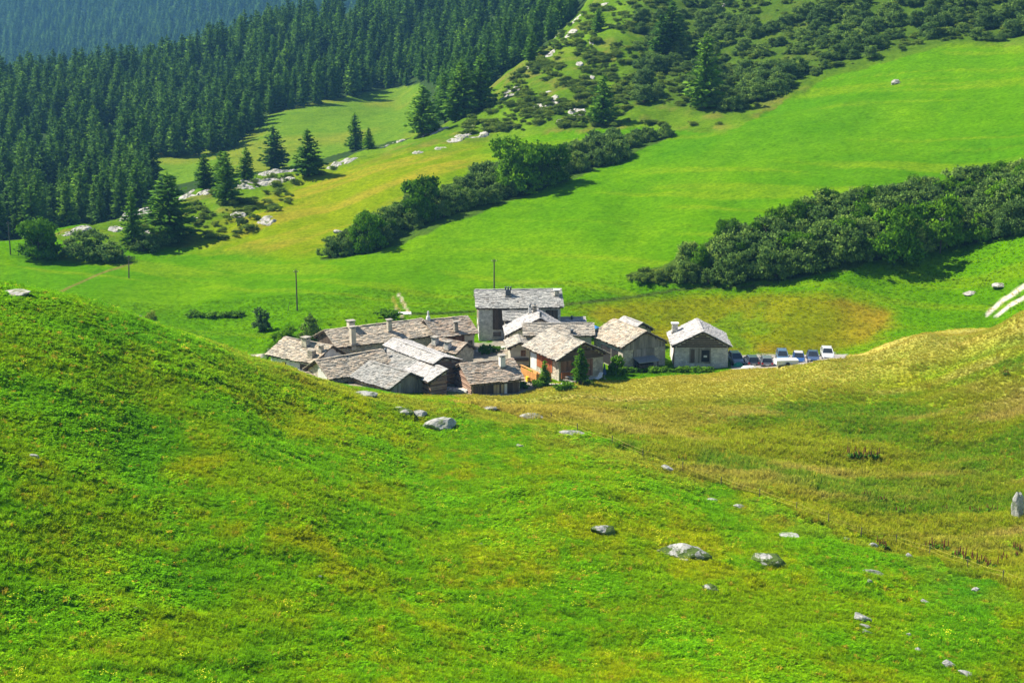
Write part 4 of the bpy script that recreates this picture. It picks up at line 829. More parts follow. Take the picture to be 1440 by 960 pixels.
car('charcoal car with red tail lights, second from the pale barn', 1056.5, 513, R_(1), (.07,.08,.10), 4.4, 1.82, 1.55)
car('grey estate car with red tail lights, third from the pale barn', 1077.5, 514, R_(-6), (.16,.17,.19), 4.4, 1.78, 1.5)
car('steel blue car standing behind the white trailer', 1100, 507.5, R_(174), (.12,.20,.30), 4.4, 1.8, 1.6)
car('blue car with a white roof beyond the white trailer', 1123, 510, R_(172), (.03,.09,.26), 3.9, 1.72, 1.5, (.75,.75,.73))
car('dark blue small car between the white roofed car and the white car', 1143, 509, R_(172), (.06,.09,.16), 4.1, 1.72, 1.42, suv=False)
car('white car half hidden by the grassy crest', 1163, 507, R_(173), (.72,.72,.70), 4.2, 1.78, 1.5, metal if False else None)
p = hit(1107, 515, 196); t = thing('cargo_trailer', 'low white covered trailer in front of the steel blue car', 'trailer', (p.x, p.y + .9, ground(p.x, p.y + .9) - .1), .12)
MB().box(-1.6, 1.6, -.7, .7, .25, .85).build('body', M['white'], t, bevel=.04); MB().hexa([(-1.64,-.74,.853),(1.64,-.74,.853),(1.64,.74,.853),(-1.64,.74,.853)],[(-1.6,-.68,.93),(1.6,-.68,.93),(1.6,.68,.93),(-1.6,.68,.93)]).build('cover', M['white'], t)
for sy in (-1, 1): MB().tube((0, sy*.76, .32), (0, sy*.92, .32), .32, .32, 14).build('wheel', M['tyre'], t)
MB().tube((1.7,0,.5),(2.9,0,.45),.05).build('drawbar', M['metal'], t)
rng = np.random.default_rng(5)
def lump(name, mat, sx, sy, sz, seed, parent):
    r = np.random.default_rng(seed); V = []; nU, nV = 14, 7
    for i in range(nV):
        for k in range(nU):
            a, b_ = 2 * math.pi * k / nU, i / (nV - 1) * math.pi / 2; q = 1 + r.normal() * .09; V.append((math.cos(a) * math.cos(b_) * sx * q, math.sin(a) * math.cos(b_) * sy * q, math.sin(b_) * sz * q - .15))
    fs = [(i*nU+k, i*nU+(k+1) % nU, (i+1)*nU+(k+1) % nU, (i+1)*nU+k) for i in range(nV-1) for k in range(nU)]
    return MB().add(V, fs).build(name, mat, parent, smooth=True)
p = hit(1041, 516, 196); t = thing('green_tarpaulin', 'crumpled green tarpaulin heap in front of the dark grey car', 'tarpaulin', (p.x, p.y + 1.4, ground(p.x, p.y + 1.4))); lump('cover', M['tarp_green'], .8, .7, .75, 3, t)
p = hit(1056, 517, 196); t = thing('white_sheet', 'flat white sheet over a low pile beside the green tarpaulin', 'sheet', (p.x, p.y + 1.4, ground(p.x, p.y + 1.4))); lump('cover', M['white'], 1.2, .5, .35, 4, t)

# ------------------------------------------------------------------ poles, fence
def pole(u, v, vt, label, lean=0, ym=215):
    p = hit(u, v, ym); h = max(3.0, seen_height(p, vt)); t = thing('utility_pole', label, 'pole', p, 0, 'wooden utility poles'); MB().tube((0, 0, -.8), (lean, 0, h), .15, .10, 8).build('shaft', M['pole'], t)
    MB().box(lean - .45, lean + .45, -.05, .05, h - .45, h - .35).build('crossarm', M['pole'], t)
    for s in (-.38, .38): MB().tube((lean + s, 0, h - .35), (lean + s, 0, h - .2), .04, .03, 6).build('insulator', M['plaster_white'], t)
pole(418, 437, 379, 'tall thin wooden pole on the mown meadow above the willow'); pole(181, 391, 359, 'thin wooden pole on the meadow edge below the rocky knoll', .3); pole(15, 358, 312, 'thin wooden pole beside the big round bush')
pole(695, 432, 364, 'thin wooden pole rising behind the tall stone house'); pole(1322, 356, 306, 'pale wooden pole standing at the edge of the shrub belt')
p = hit(404, 438, 215); t = thing('leaning_stake', 'short stake leaning beside the tall thin pole', 'stake', p); MB().tube((0,0,-.4),(.45,0,1.7),.05,.04,6).build('shaft', M['pole'], t)
posts = [(775,589),(812,604),(861,622),(904,641),(960,658),(1014,680),(1068,697),(1120,716),(1165,733),(1211,752),(1260,763),(1307,778),(1360,797),(1410,814),(1460,830)]
P3 = [hit(u_, v_ + 3, 100) for u_, v_ in posts]
t = thing('electric_fence', 'low electric fence with thin posts and yellow tape along the foot of the hill', 'fence', P3[0])
for q in P3:
    r_ = q - P3[0]; MB().tube(r_ + Vector((0,0,-.4)), r_ + Vector((0,0,1.05)), .05, .045, 6).build('post', M['pole'], t)
for hh in (.55, .95):
    mb = MB()
    for q0, q1 in zip(P3[:-1], P3[1:]):
        for k in range(4):
            def at(s): r_ = q0.lerp(q1, s) - P3[0]; return r_ + Vector((0, 0, hh - .12 * math.sin(math.pi * s)))
            mb.tube(at(k / 4), at((k + 1) / 4), .009, .009, 4)
    mb.build('tape', M['rope'], t)

# ------------------------------------------------------------------ rocks
def rock_mesh(seed, mat, flat=.5, sharp=.35):
    import bmesh
    bm = bmesh.new(); bmesh.ops.create_icosphere(bm, subdivisions=4, radius=1); r = np.random.default_rng(seed); cuts = rnd_unit(9, r); dist = r.uniform(.50, .95, 9); ph = r.uniform(0, 9, 6)
    for v in bm.verts:
        c_ = np.array(v.co); k = 1.0
        for n_u, d_ in zip(cuts, dist):
            s = c_ @ n_u
            if s > d_: k = min(k, d_ / s)
        k *= 1 + .06 * math.sin(4 * c_[0] + ph[0]) * math.sin(5 * c_[1] + ph[1]) + .035 * math.sin(11 * c_[0] + ph[2]) * math.sin(9 * c_[2] + ph[3]) + .02 * math.sin(23 * c_[1] + ph[4]) * math.sin(19 * c_[0] + ph[5])
        v.co = Vector(c_ * k)
    me = bpy.data.meshes.new('rock'); bm.to_mesh(me); bm.free(); me.materials.append(M[mat]); return me
ROCKS = [rock_mesh(k, 'rock') for k in range(5)]; MOSSY = [rock_mesh(20 + k, 'rock_moss') for k in range(3)]; PALE = [rock_mesh(40 + k, 'rock_white') for k in range(5)]
ROCKPOS = []
def rock(u, v, wpx, hpx, meshes, label, ymin=62, name='boulder', cat='rock', group=None, flat=None, tilt=0, sink=.46, yaw=None):
    p = hit(u, v + hpx * .30, ymin); s = p.y / F; d_ = thing_mesh = random.choice(meshes); o = link(name, d_, None)
    wx = wpx * s / 2 * 1.22; hz = max(.10, hpx * s / 2 * 1.15); wy = wx * random.uniform(.55, .85) if flat is None else flat
    o.scale = (wx, wy, hz); yv = random.uniform(-.3, .3) if yaw is None else yaw; o.rotation_euler = (0, tilt, yv); o.location = (p.x, p.y + wy * .3, p.z + hz * (1 - 2 * sink) * .5); ROCKPOS.append((p.x, p.y + wy * .3, wx, wy)); return tag(o, label, cat, group)
GR = 'boulders on the grassy hill'
rock(507,553,40,12,ROCKS,'flat cracked grey boulder just below the plank barn',120,group=GR); rock(563,577,36,10,MOSSY,'low mossy boulder joined to a twin stone on the hill crest',120,group=GR,tilt=.15); rock(588,581,24,9,ROCKS,'low grey boulder touching the mossy one on the hill crest',120,group=GR)
rock(619,597,44,22,ROCKS,'large angular grey boulder with a steep face on the hill crest',120,group=GR,tilt=-.12,sink=.25); rock(688,574,20,6,ROCKS,'small flat pale stone below the low log house',120,group=GR); rock(747,584,36,11,ROCKS,'long flat grey boulder at the edge of the rough meadow',120,group=GR,tilt=.18); rock(807,608,40,11,ROCKS,'long tilted grey boulder beside the first fence posts',110,group=GR,tilt=.2)
rock(730,626,11,6,ROCKS,'little grey stone below the long flat boulder',110,group=GR); rock(937,657,18,9,ROCKS,'small pale stone right beside the fence',110,group=GR,tilt=.2); rock(850,744,44,20,MOSSY,'broken pale boulder with mossy hollow on the open slope',80,group=GR,tilt=.25); rock(963,776,76,30,MOSSY,'biggest long boulder with grassy moss across its middle',80,group=GR,tilt=.15); rock(1086,786,54,26,MOSSY,'pale boulder with dark moss patch beside the biggest long boulder',80,group=GR,tilt=.25)
rock(962,787,14,6,ROCKS,'small stone at the foot of the biggest long boulder',80,group=GR); rock(1000,826,24,13,MOSSY,'half buried mossy stone below the biggest long boulder',80,group=GR,tilt=.4); rock(1110,754,32,7,ROCKS,'thin flat stone above the dark mossed boulder',80,group=GR); rock(1190,757,11,8,ROCKS,'round little stone beside the fence tape',80,group=GR); rock(1228,767,14,15,ROCKS,'upright narrow stone among green weeds by the fence',80,group=GR,tilt=.4); rock(1229,804,32,13,ROCKS,'tilted pale stone slab below the fence weeds',80,group=GR,tilt=.3); rock(1222,817,10,15,ROCKS,'sharp white splinter below the tilted slab',80,group=GR,tilt=.5); rock(1278,780,12,10,ROCKS,'two toned small stone beyond the weeds',80,group=GR,tilt=.3)
rock(1213,868,30,14,ROCKS,'weathered stone above two smaller slabs on the steep slope',80,group=GR,tilt=.4); rock(1217,880,16,9,ROCKS,'middle slab of three on the steep slope',80,group=GR,tilt=.3); rock(1219,888,15,9,ROCKS,'lowest slab of three on the steep slope',80,group=GR,tilt=.3); rock(1278,892,8,8,ROCKS,'pale pebble like stone low on the slope',80,group=GR); rock(1292,913,14,8,ROCKS,'flat stone low on the slope beside the bright grass',80,group=GR,tilt=.3); rock(1334,932,26,14,ROCKS,'rough grey stone near a mossy hump',80,group=GR,tilt=.3); rock(1362,948,28,9,ROCKS,'thin tilted stone below the rough grey stone',80,group=GR,tilt=.3); rock(1373,829,12,10,ROCKS,'brownish round stone in the bright grass gully',80,group=GR); rock(1040,712,16,9,ROCKS,'small stone half hidden near the fence foot',80,group=GR,tilt=.2); rock(1300,845,18,7,ROCKS,'flat stone in the gully beside the brownish one',80,group=GR,tilt=.3)
rock(46,641,15,12,ROCKS,'lone whitish stone on the leafy hillside',80,group=GR); rock(57,716,9,5,ROCKS,'tiny white stone low on the leafy slope',80,group=GR); rock(448,810,11,7,ROCKS,'single pinkish stone in the middle of the pasture',80,group=GR); rock(676,765,8,8,ROCKS,'small upright splinter in the middle of the pasture',80,group=GR); rock(187,854,11,6,ROCKS,'small tan stone above a dark grass tuft',80,group=GR); rock(14,847,8,7,ROCKS,'little stone among grass well below the lone whitish stone',80,group=GR)
rock(1431,712,17,58,ROCKS,'tall dark weathered stone standing in the rough meadow',90,group=GR,sink=.25); rock(1000,703,18,5,ROCKS,'thin stone hidden in the long meadow grass',90,group=GR); rock(16,412,46,9,PALE,'bare pinkish rock ledge on top of the grassy hill',110,name='rock_ledge',group=GR)
rock(1262,115,15,9,PALE,'single white boulder on the upper mown meadow',300); rock(1366,412,20,7,PALE,'flat pale stone beside the dirt track',220); rock(1408,401,22,7,PALE,'longer pale stone above the dirt track',220); rock(198,447,8,12,PALE,'upright pale stone beside the small dark bush',215); rock(475,325,14,8,PALE,'pale stone at the lower end of the yellow slope',260)
OUT = [(200,292,66,26),(190,300,50,18),(268,272,40,16),(300,268,46,12),(375,254,84,12),(392,241,60,12),(350,262,40,8),(485,226,44,10),(470,233,26,7),(105,323,52,11),(163,322,26,10),(208,325,20,11),(720,129,28,12),(758,150,34,9),(775,143,26,12),(812,158,28,14),(705,140,12,6),(612,184,44,11),(663,189,56,9),(640,196,30,6),(560,198,24,6),(540,205,20,6),(588,214,20,5),(375,310,36,10),(335,302,26,9),(340,310,14,6),(282,300,24,12),(803,44,20,14),(810,25,18,12),(832,57,8,9),(773,74,18,12),(745,92,16,8),(782,50,14,8),(815,90,12,6),(833,108,8,6),(895,130,10,7),(788,170,12,5),(1000,22,14,8),(1012,8,18,8),(690,113,12,6),(770,130,16,5),(850,2,16,9),(620,208,20,5),(660,178,20,6)]
OL = ['bare whitish rock outcrop on the wooded knoll', 'pale rock patch among scrub on the rocky hillside']
def outcrop(u, v, wpx, hpx, seed, label, group):
    """bare ledges breaking through the turf: an uneven patch that dips under the ground where the noise is low"""
    p = hit(u, v + hpx * .2, 255); s = p.y / F; wx = wpx * s * .62; wy = max(wx * .7, hpx * s * 2.2); n = 30
    gx, gy = np.meshgrid(np.linspace(-wx, wx, n), np.linspace(-wy, wy, n)); X_, Y_ = gx + p.x, gy + p.y
    r_ = np.hypot(gx / wx, gy / wy); nz = fbm(X_ / 2.6, Y_ / 2.6, seed, 4); led = np.floor(nz * 7) / 7 * .65 + nz * .35
    z_ = gz(X_, Y_) - p.z + (led - .31) * 1.7 * min(1.6, .5 + wx / 6) - sstep(.6, 1.0, r_) * 1.5 - .1; ii = np.arange(n * n).reshape(n, n)
    fq = np.stack([ii[:-1, :-1], ii[:-1, 1:], ii[1:, 1:], ii[1:, :-1]], -1).reshape(-1, 4)
    o = link('rock_outcrop', mesh_np('rock_outcrop', np.stack([gx, gy, z_], -1).reshape(-1, 3), fq, M['rock_white']), None, p); return tag(o, label, 'rock', group)
UL = {0: 'large white rock slab behind the large broad larch', 2: 'white rock behind the knoll larch', 4: 'long flat white ledge below the dark open larch', 5: 'white ledge between the dark open larch and the dense round larch', 7: 'white ledge beside the dense round larch', 9: 'low whitish ledge behind the big round bush', 12: 'white rock patch high above the largest hedge tree', 15: 'white rock patch beside the lone larch on the rocky hillside', 17: 'long white ledge below the crest group of conifers', 18: 'thin white ledge in the turf past the crest group', 23: 'white stones at the edge of the yellow slope', 27: 'white rock on the skyline of the rocky hill', 36: 'pale rock below the lone larch'}
for k, (u_, v_, w_p, h_p) in enumerate(OUT):
    outcrop(u_, v_, w_p, h_p, 900 + k, UL.get(k) or (OL[0] if u_ < 500 else OL[1]), 'outcrops on the knoll' if u_ < 500 else 'outcrops on the rocky hillside')

# ------------------------------------------------------------------ single conifers, shrubs, hedges
def conif(u, v, vt, sx, label, kinds=LARCH, ym=255, group=None, h0=14, name='larch_tree'):
    p = hit(u, v, ym); h = seen_height(p, vt); return tree(name, random.choice(kinds), p, max(3, h) / h0, label, 'tree', group, sx=sx * 1.28)
conif(240, 340, 246, 1.4, 'large broad larch in front of the white rock on the knoll'); conif(188, 350, 270, .8, 'thin young larch beside the large broad larch'); conif(320, 285, 215, 1.0, 'larch standing on the knoll above the pinkish scar'); conif(347, 254, 208, 1.0, 'short larch just behind the knoll crest', ym=300)
conif(386, 238, 178, 1.1, 'dark open larch at the edge of the pale rock', ym=300); conif(434, 247, 183, 1.15, 'dense round larch standing alone on the pale ledge', ym=300); conif(289, 266, 217, 1.05, 'larch behind the knoll beside the valley meadow', ym=300); conif(312, 262, 213, .9, 'slender larch behind the knoll larch', ym=300)
conif(500, 212, 160, .9, 'open feathery pine on the bare crest', ym=320); conif(519, 210, 180, 1.0, 'little pine beside the feathery one', ym=320); conif(596, 190, 122, 1.25, 'full dark conifer standing apart from the crest group', ym=330); conif(626, 172, 103, 1.0, 'bare stemmed conifer in the crest group', ym=330); conif(650, 166, 88, 1.2, 'tallest conifer of the crest group', ym=330); conif(676, 152, 78, 1.05, 'conifer of the crest group nearest the rocky hillside', ym=330); conif(640, 172, 108, .9, 'low front conifer of the crest group', ym=330)
conif(848, 176, 107, 1.0, 'lone larch with dark shadow on the rocky hillside', ym=330); conif(991, 152, 48, .85, 'tall thin larch above the upper mown meadow', FOREST, ym=340, h0=15); conif(944, 72, 2, 1.2, 'big larch among scrub near the top of the hillside', FOREST, ym=380, h0=15); conif(930, 76, 22, 1.1, 'smaller larch beside the big hillside larch', ym=380); conif(748, 88, 45, 1.0, 'small larch on the hill skyline before the forest', ym=400); conif(842, 45, 12, 1.1, 'bushy little larch on the skyline of the rocky hill', ym=400)
def bush(u, v, vt, sx, label, kinds=ALDER, h0=3.6, ym=235, group=None, name='alder_shrub', cat='shrub'):
    p = hit(u, v, ym); h = seen_height(p, vt); return tree(name, random.choice(kinds), p, max(.6, h) / h0, label, cat, group, sx=sx)
bush(55, 364, 307, .95, 'big round bright green bush at the meadow corner', BUSHY, 5.0, name='round_bush'); bush(130, 362, 322, 1.3, 'low dark bush between the big round bush and the knoll', name='dark_bush'); bush(160, 368, 340, 1.4, 'spreading dark bush at the foot of the knoll', name='dark_bush'); bush(100, 358, 335, 1.3, 'small dark bush touching the big round bush', name='dark_bush')
bush(205, 352, 325, 1.3, 'shrub below the large broad larch', name='dark_bush'); bush(225, 345, 322, 1.4, 'shrub in the shade of the large broad larch', name='dark_bush')
# left hedge
bush(515, 352, 296, .85, 'bright leafy tree near the lower end of the hedge under the yellow slope', BUSHY, 5.0, name='hedge_tree', cat='tree'); bush(586, 312, 247, .85, 'bright leafy tree in the middle of the hedge under the yellow slope', BUSHY, 5.0, name='hedge_tree', cat='tree'); bush(735, 268, 192, 1.0, 'largest dark round tree of the hedge under the yellow slope', BUSHY, 5.0, name='hedge_tree', cat='tree'); bush(765, 260, 200, .95, 'round tree merged with the largest hedge tree', BUSHY, 5.0, name='hedge_tree', cat='tree')
LB = [(474,364),(498,356),(520,351),(545,342),(568,326),(600,312),(625,304),(650,296),(680,288),(710,280),(740,270),(775,258),(800,250),(830,240),(860,230),(885,212),(905,205),(930,200)]
LT = [(474,328),(520,305),(568,282),(600,262),(650,243),(700,224),(740,215),(790,196),(830,190),(870,190),(900,186),(930,192)]
xs = np.arange(470, 936, 11.0)
for k, u_ in enumerate(xs):
    vb = np.interp(u_, *zip(*LB)); vt = np.interp(u_, *zip(*LT)); n = 3 if 590 < u_ < 870 else 2
    for j in range(n):
        v_ = vb - 3 - (vb - vt) * .55 * j / n + random.uniform(-4, 4); p = hit(u_ + random.uniform(-6, 6), v_, 245); s = random.uniform(.8, 1.7) * (1.0 if 500 < u_ < 875 else .62)
        tree('alder_shrub', random.choice(ALDER), p, s, 'grey green alder shrub in the hedge under the yellow slope', 'shrub', 'alder shrubs of the hedge under the yellow slope', sx=random.uniform(.85, 1.1))
# right shrub belt
RB = [(900,392),(930,398),(1000,402),(1100,394),(1200,374),(1300,354),(1440,328),(1560,310)]; RT = [(900,392),(930,385),(990,358),(1090,318),(1180,292),(1300,280),(1400,252),(1440,244),(1560,225)]
for u_ in np.arange(930, 1500, 14.0):
    vb = np.interp(u_, *zip(*RB)); vt = np.interp(u_, *zip(*RT)); n = max(1, int((vb - vt) / 17))
    for j in range(n):
        v_ = vb - 2 - (vb - vt) * (j + random.uniform(0, .6)) / n; p = hit(u_ + random.uniform(-7, 7), v_, 235); s = random.uniform(.7, 1.75) * np.interp(u_, [930, 1010], [.5, 1])
        tree('alder_shrub', random.choice(ALDER), p, s, 'dark alder shrub in the wide belt above the dry meadow patch', 'shrub', 'alder shrubs of the wide belt', sx=random.uniform(.85, 1.15))
for u_, v_, vt, lab in ((1093,335,288,'dark round tree rising at the narrow end of the wide shrub belt'), (1255,367,287,'full bright tree at the front edge of the wide shrub belt'), (1318,347,276,'bright tree beside the pale pole in the shrub belt'), (1330,290,249,'dark round tree crowning the wide shrub belt'), (1400,262,226,'tree at the upper end of the wide shrub belt'), (1375,340,300,'pale green tree low in the wide shrub belt'), (1150,330,296,'small tree amid the wide shrub belt'), (1430,300,262,'tree against the edge of the upper shrub belt')):
    bush(u_, v_, vt, .9, lab, BUSHY, 5.0, name='belt_tree', cat='tree')
for u_, v_ in ((985,380),(1040,372),(1065,345),(1120,372),(1180,352),(1205,330),(1215,300),(1285,325),(1290,285),(1350,318),(1360,285),(1410,300),(1165,305),(1125,325),(1440,270),(1020,350)):
    p = hit(u_, v_, 235); tree('leafy_bush', random.choice(BUSHY), p, random.uniform(.75, 1.25), 'brighter leafy bush among the dark shrubs of the wide belt', 'shrub', 'leafy bushes of the wide belt', sx=random.uniform(.75, .95))
for u_, v_ in ((545,335),(640,290),(690,272),(800,232),(850,218)):
    p = hit(u_, v_, 245); tree('leafy_bush', random.choice(BUSHY), p, random.uniform(.7, 1.0), 'brighter leafy bush among the alders under the yellow slope', 'shrub', 'leafy bushes of the hedge', sx=.85)
# scrub of the rocky hillside: big ones single, the rest one mass
def sample_px(poly, n, ymin, rng):
    xs_ = [q[0] for q in poly]; ys_ = [q[1] for q in poly]; out = []
    while len(out) < n:
        u_, v_ = rng.uniform(min(xs_), max(xs_)), rng.uniform(min(ys_), max(ys_))
        if inpoly(np.array([u_]), np.array([v_]), poly)[0]: out.append((u_, v_))
    return out
rng = np.random.default_rng(77)
DENSE = [(890,0),(1500,-20),(1500,45),(1440,60),(1340,55),(1250,78),(1160,100),(1085,140),(1040,160),(960,150),(900,150),(870,130),(900,60)]
k = 0
for (u_, v_) in sample_px(DENSE, 420, 300, rng):
    dn = float(fbm(np.array([u_ / 60]), np.array([v_ / 40]), 7)[0])
    if dn < .33 and u_ < 1150: continue
    p = hit(u_, v_, 300); tree('hillside_shrub', random.choice(ALDER), p, random.uniform(.6, 1.4), 'dark shrub in the thicket covering the upper hillside', 'shrub', 'thicket on the upper hillside', sx=random.uniform(.9, 1.4)); k += 1
    if k > 285: break
SP_ = [(640,190),(700,125),(830,10),(900,0),(880,120),(900,170),(1030,175),(800,180)]
PT, RO, SCL, ID = [], [], [], []
for poly, n_p in ((SP_, 1500), (DENSE, 1500), ([(170,340),(230,290),(320,262),(400,245),(470,238),(400,290),(340,335),(250,345)], 150), ([(880,392),(930,380),(960,392),(930,402)], 30)):
    for (u_, v_) in sample_px(poly, n_p, 250, rng):
        if n_p == 1500 and float(fbm(np.array([u_ / 25]), np.array([v_ / 14]), 9)[0]) < .42: continue
        p = hit(u_, v_, 255); s = rng.uniform(.15, 1.0) ** 1.3; PT.append(p); RO.append((0, 0, rng.uniform(0, 6.28))); SCL.append((s * rng.uniform(.9, 1.5), s * rng.uniform(.9, 1.5), s * rng.uniform(.6, 1))); ID.append(rng.integers(0, 4))
o = scatter('hillside_scrub', PT, RO, SCL, ID, None, src_collection('scrub_source', [q[0] for q in SCRUB])); tag(o, 'low dark juniper scrub scattered over the rocky hillside', 'scrub', kind='stuff')

# ------------------------------------------------------------------ forest
def visible(P, top):
    """is the point (P + top) clear of the terrain seen from the camera"""
    T = P.copy(); T[:, 2] += top; o = np.array([0, 0, ZC]); ok = np.ones(len(P), bool)
    for s in np.linspace(.15, .985, 70):
        q = o + (T - o) * s; ok &= q[:, 2] > gz(q[:, 0], q[:, 1]) - .3
    return ok
def forest_pts(y0, y1, a0, a1, sp, seed):
    r = np.random.default_rng(seed); ys = np.arange(y0, y1, sp); out = []
    for y_ in ys:
        xs_ = np.arange(a0 * y_, a1 * y_, sp); out.append(np.c_[xs_ + r.uniform(-.45, .45, len(xs_)) * sp, np.full(len(xs_), y_) + r.uniform(-.45, .45, len(xs_)) * sp])
    q = np.concatenate(out); return q
q = forest_pts(370, 890, -.50, .14, 6.6, 5); z = gz(q[:, 0], q[:, 1]); u_, v_ = proj(np.c_[q, z])
ymin = np.interp(u_, [-600, 0, 210, 300, 430, 620, 760, 900], [372, 378, 415, 470, 520, 510, 548, 600])
vm = [(205,226),(330,212),(385,160),(470,142),(600,115),(640,180),(480,225),(330,290),(230,300)]
n_ = fbm(q[:, 0] / 30, q[:, 1] / 30, 33)
ok = (q[:, 1] > ymin) & ~(inpoly(u_, v_, vm) & (q[:, 1] > 440) & (q[:, 1] < 700)) & (n_ > .31) & (np.random.default_rng(8).uniform(size=len(n_)) < .88)
P = np.c_[q, z][ok]; U = u_[ok]; vis = visible(P, 13.0) & (U > -12) & (U < 1000)
o_sort = np.argsort(P[:, 1] + (~vis) * 1e6); single = o_sort[:275]; single = [i for i in single if vis[i]]
rest = np.ones(len(P), bool); rest[single] = False
for i in single:
    near = P[i, 1] < 470
    t = tree('larch_tree', random.choice(FOREST + LARCH), P[i], random.uniform(.55, 1.22), 'dark larch on the near edge of the forest behind the knoll' if near else 'dark larch among the front ranks of the mountain forest', 'tree', 'forest edge behind the knoll' if near else 'front ranks of the forest', sx=random.uniform(.85, 1.1))
fsrc = src_collection('forest_source', [q[0] for q in FOREST] + [LARCH[0][0], LARCH[2][0]]); r = np.random.default_rng(3)
Pf = P[rest & (U > -90)]
q2 = forest_pts(1800, 3350, -.46, -.02, 11.5, 9); z2 = gz(q2[:, 0], q2[:, 1]); P2 = np.c_[q2, z2]; P2 = P2[visible(P2, 14.0)]
PA = np.concatenate([Pf, P2]); s = r.uniform(.5, 1.3, len(PA)) * np.where(PA[:, 1] > 1500, 1.45, 1.0); k = r.uniform(.85, 1.12, len(PA))
o = scatter('mountain_forest', PA, np.c_[np.zeros((len(PA), 2)), r.uniform(0, 6.28, len(PA))], np.c_[s * k, s * k, s], r.integers(0, 7, len(PA)), None, fsrc)
tag(o, 'dense larch forest filling the hazy mountain slopes', 'forest', kind='stuff')
# shrubs at the forest foot
for k_, (u0, v0) in enumerate(((160,205),(175,208),(215,213),(235,215),(250,217),(270,208),(300,200),(315,185),(330,180),(345,172),(225,208),(200,206))):
    p = hit(u0, v0, 440); tree('willow_bush', ALDER[k_ % 5], p, random.uniform(1.0, 1.7), 'grey green willow bush at the foot of the forest by the valley meadow', 'shrub', 'willow bushes at the forest foot', sx=1.3)
# dry stone wall along the far valley meadow
w_pts = [gp(u_, v_, 480) for u_, v_ in ((480,154),(500,150),(520,146),(545,142),(565,138))]
rubble('field_wall', 'thin dry stone wall along the far valley meadow below the forest', 'wall', [w_pts[0], w_pts[-1]], .6, .8, 'stone_pale', 9) if False else None

# ------------------------------------------------------------------ grass
def blades(seed, n, ln, rad, wd, droop=.5):
    r = np.random.default_rng(seed); V = []; Fc = []
    for k in range(n):
        a = r.uniform(0, 6.28); q = rad * math.sqrt(r.uniform()); b = np.array([math.cos(a) * q, math.sin(a) * q, -.03]); L = ln * r.uniform(.5, 1.15); a2 = a + r.normal() * .8; d_ = np.array([math.cos(a2), math.sin(a2), 0]); sd_ = np.array([-d_[1], d_[0], 0]) * wd * r.uniform(.7, 1.3)
        lean = droop * r.uniform(.2, 1.2); m_ = b + d_ * L * lean * .35 + np.array([0, 0, L * .62]); t_ = b + d_ * L * lean + np.array([0, 0, L * (1 - lean * .35)])
        i = len(V); V += [b - sd_, b + sd_, m_ + sd_ * .8, m_ - sd_ * .8, t_]; Fc += [(i, i + 1, i + 2, i + 3), (i + 3, i + 2, i + 4, i + 4)]
    me = bpy.data.meshes.new('tuft'); me.from_pydata([tuple(v) for v in V], [], [f_ if f_[2] != f_[3] else f_[:3] for f_ in Fc]); me.materials.append(M['grass']); return me
def leafclump(seed, n, rad, h, leaf):
    r = np.random.default_rng(seed); q = r.uniform(0, 1, n) ** .5 * rad; a = r.uniform(0, 6.28, n); c_ = np.c_[np.cos(a) * q, np.sin(a) * q, r.uniform(.15, 1, n) * h * (1 - (q / rad) ** 2 * .5)]
    ax = np.c_[np.cos(a), np.sin(a), r.normal(size=n) * .4] ; ax += r.normal(size=(n, 3)) * .5; ax /= np.linalg.norm(ax, axis=1, keepdims=True); sd_ = np.cross(ax, np.array([0, 0, 1]) + r.normal(size=(n, 3)) * .4); s = leaf * r.uniform(.6, 1.3, (n, 1))
    m_ = quads(c_, ax * s, sd_ * s * .7, 'grass', 'leaf_clump'); return m_
TUFTS = [blades(k, 34, .30, .30, .020, .9) for k in range(3)] + [blades(10 + k, 40, .52, .26, .018, .55) for k in range(2)] + [leafclump(20 + k, 46, .42, .30, .085) for k in range(3)] + [blades(30 + k, 30, .75, .30, .014, .35) for k in range(2)]
def flower(seed):
    r = np.random.default_rng(seed); n = 14; c_ = np.c_[r.normal(size=(n, 2)) * .28, r.uniform(.22, .42, n)]; ax = rnd_unit(n, r) * np.array([1, 1, .3]) * .045; return quads(c_, ax, np.cross(ax, (0, 0, 1.0)), 'petal', 'flowers')
TUFTS += [flower(1), flower(2)]
tsrc = src_collection('tuft_source', TUFTS); r = np.random.default_rng(21)
def field(n, y0, y1, a0=-.43, a1=.43):
    Y = np.sqrt(r.uniform(y0 * y0, y1 * y1, n)); X = r.uniform(a0, a1, n) * Y; return X, Y
X, Y = field(270000, 68, 206)
for (rx_, ry_, wx_, wy_) in ROCKPOS:                                  # taller grass rings each rock
    if ry_ < 200:
        a_ = r.uniform(0, 6.283, 26); k_q = r.uniform(.75, 1.25, 26); X = np.r_[X, rx_ + np.cos(a_) * wx_ * k_q]; Y = np.r_[Y, ry_ - .1 + np.sin(a_) * wy_ * k_q]
Z = gz(X, Y); c_, cl, u_, v_ = cover(X, Y, Z)
keep = ((cl == 1) | (cl == 2)) & (u_ > -60) & (u_ < 1500) & (v_ < 1010)
X, Y, Z, c_, cl, u_ = X[keep], Y[keep], Z[keep], c_[keep], cl[keep], u_[keep]; n = len(X)
lf = fbm(X / 7, Y / 7, 101) + .16 * sstep(500, 100, u_) + r.normal(size=n) * .05; rv = r.uniform(size=n)
ids = np.where(cl == 1, np.where((lf > .63) & (rv < .75), r.integers(5, 8, n), np.where(rv > .93, r.integers(3, 5, n), r.integers(0, 3, n))), np.where(rv < .6, r.integers(3, 5, n), np.where(rv < .82, r.integers(8, 10, n), np.where(fbm(X / 9, Y / 9, 131) > .55, r.integers(5, 8, n), r.integers(0, 3, n)))))
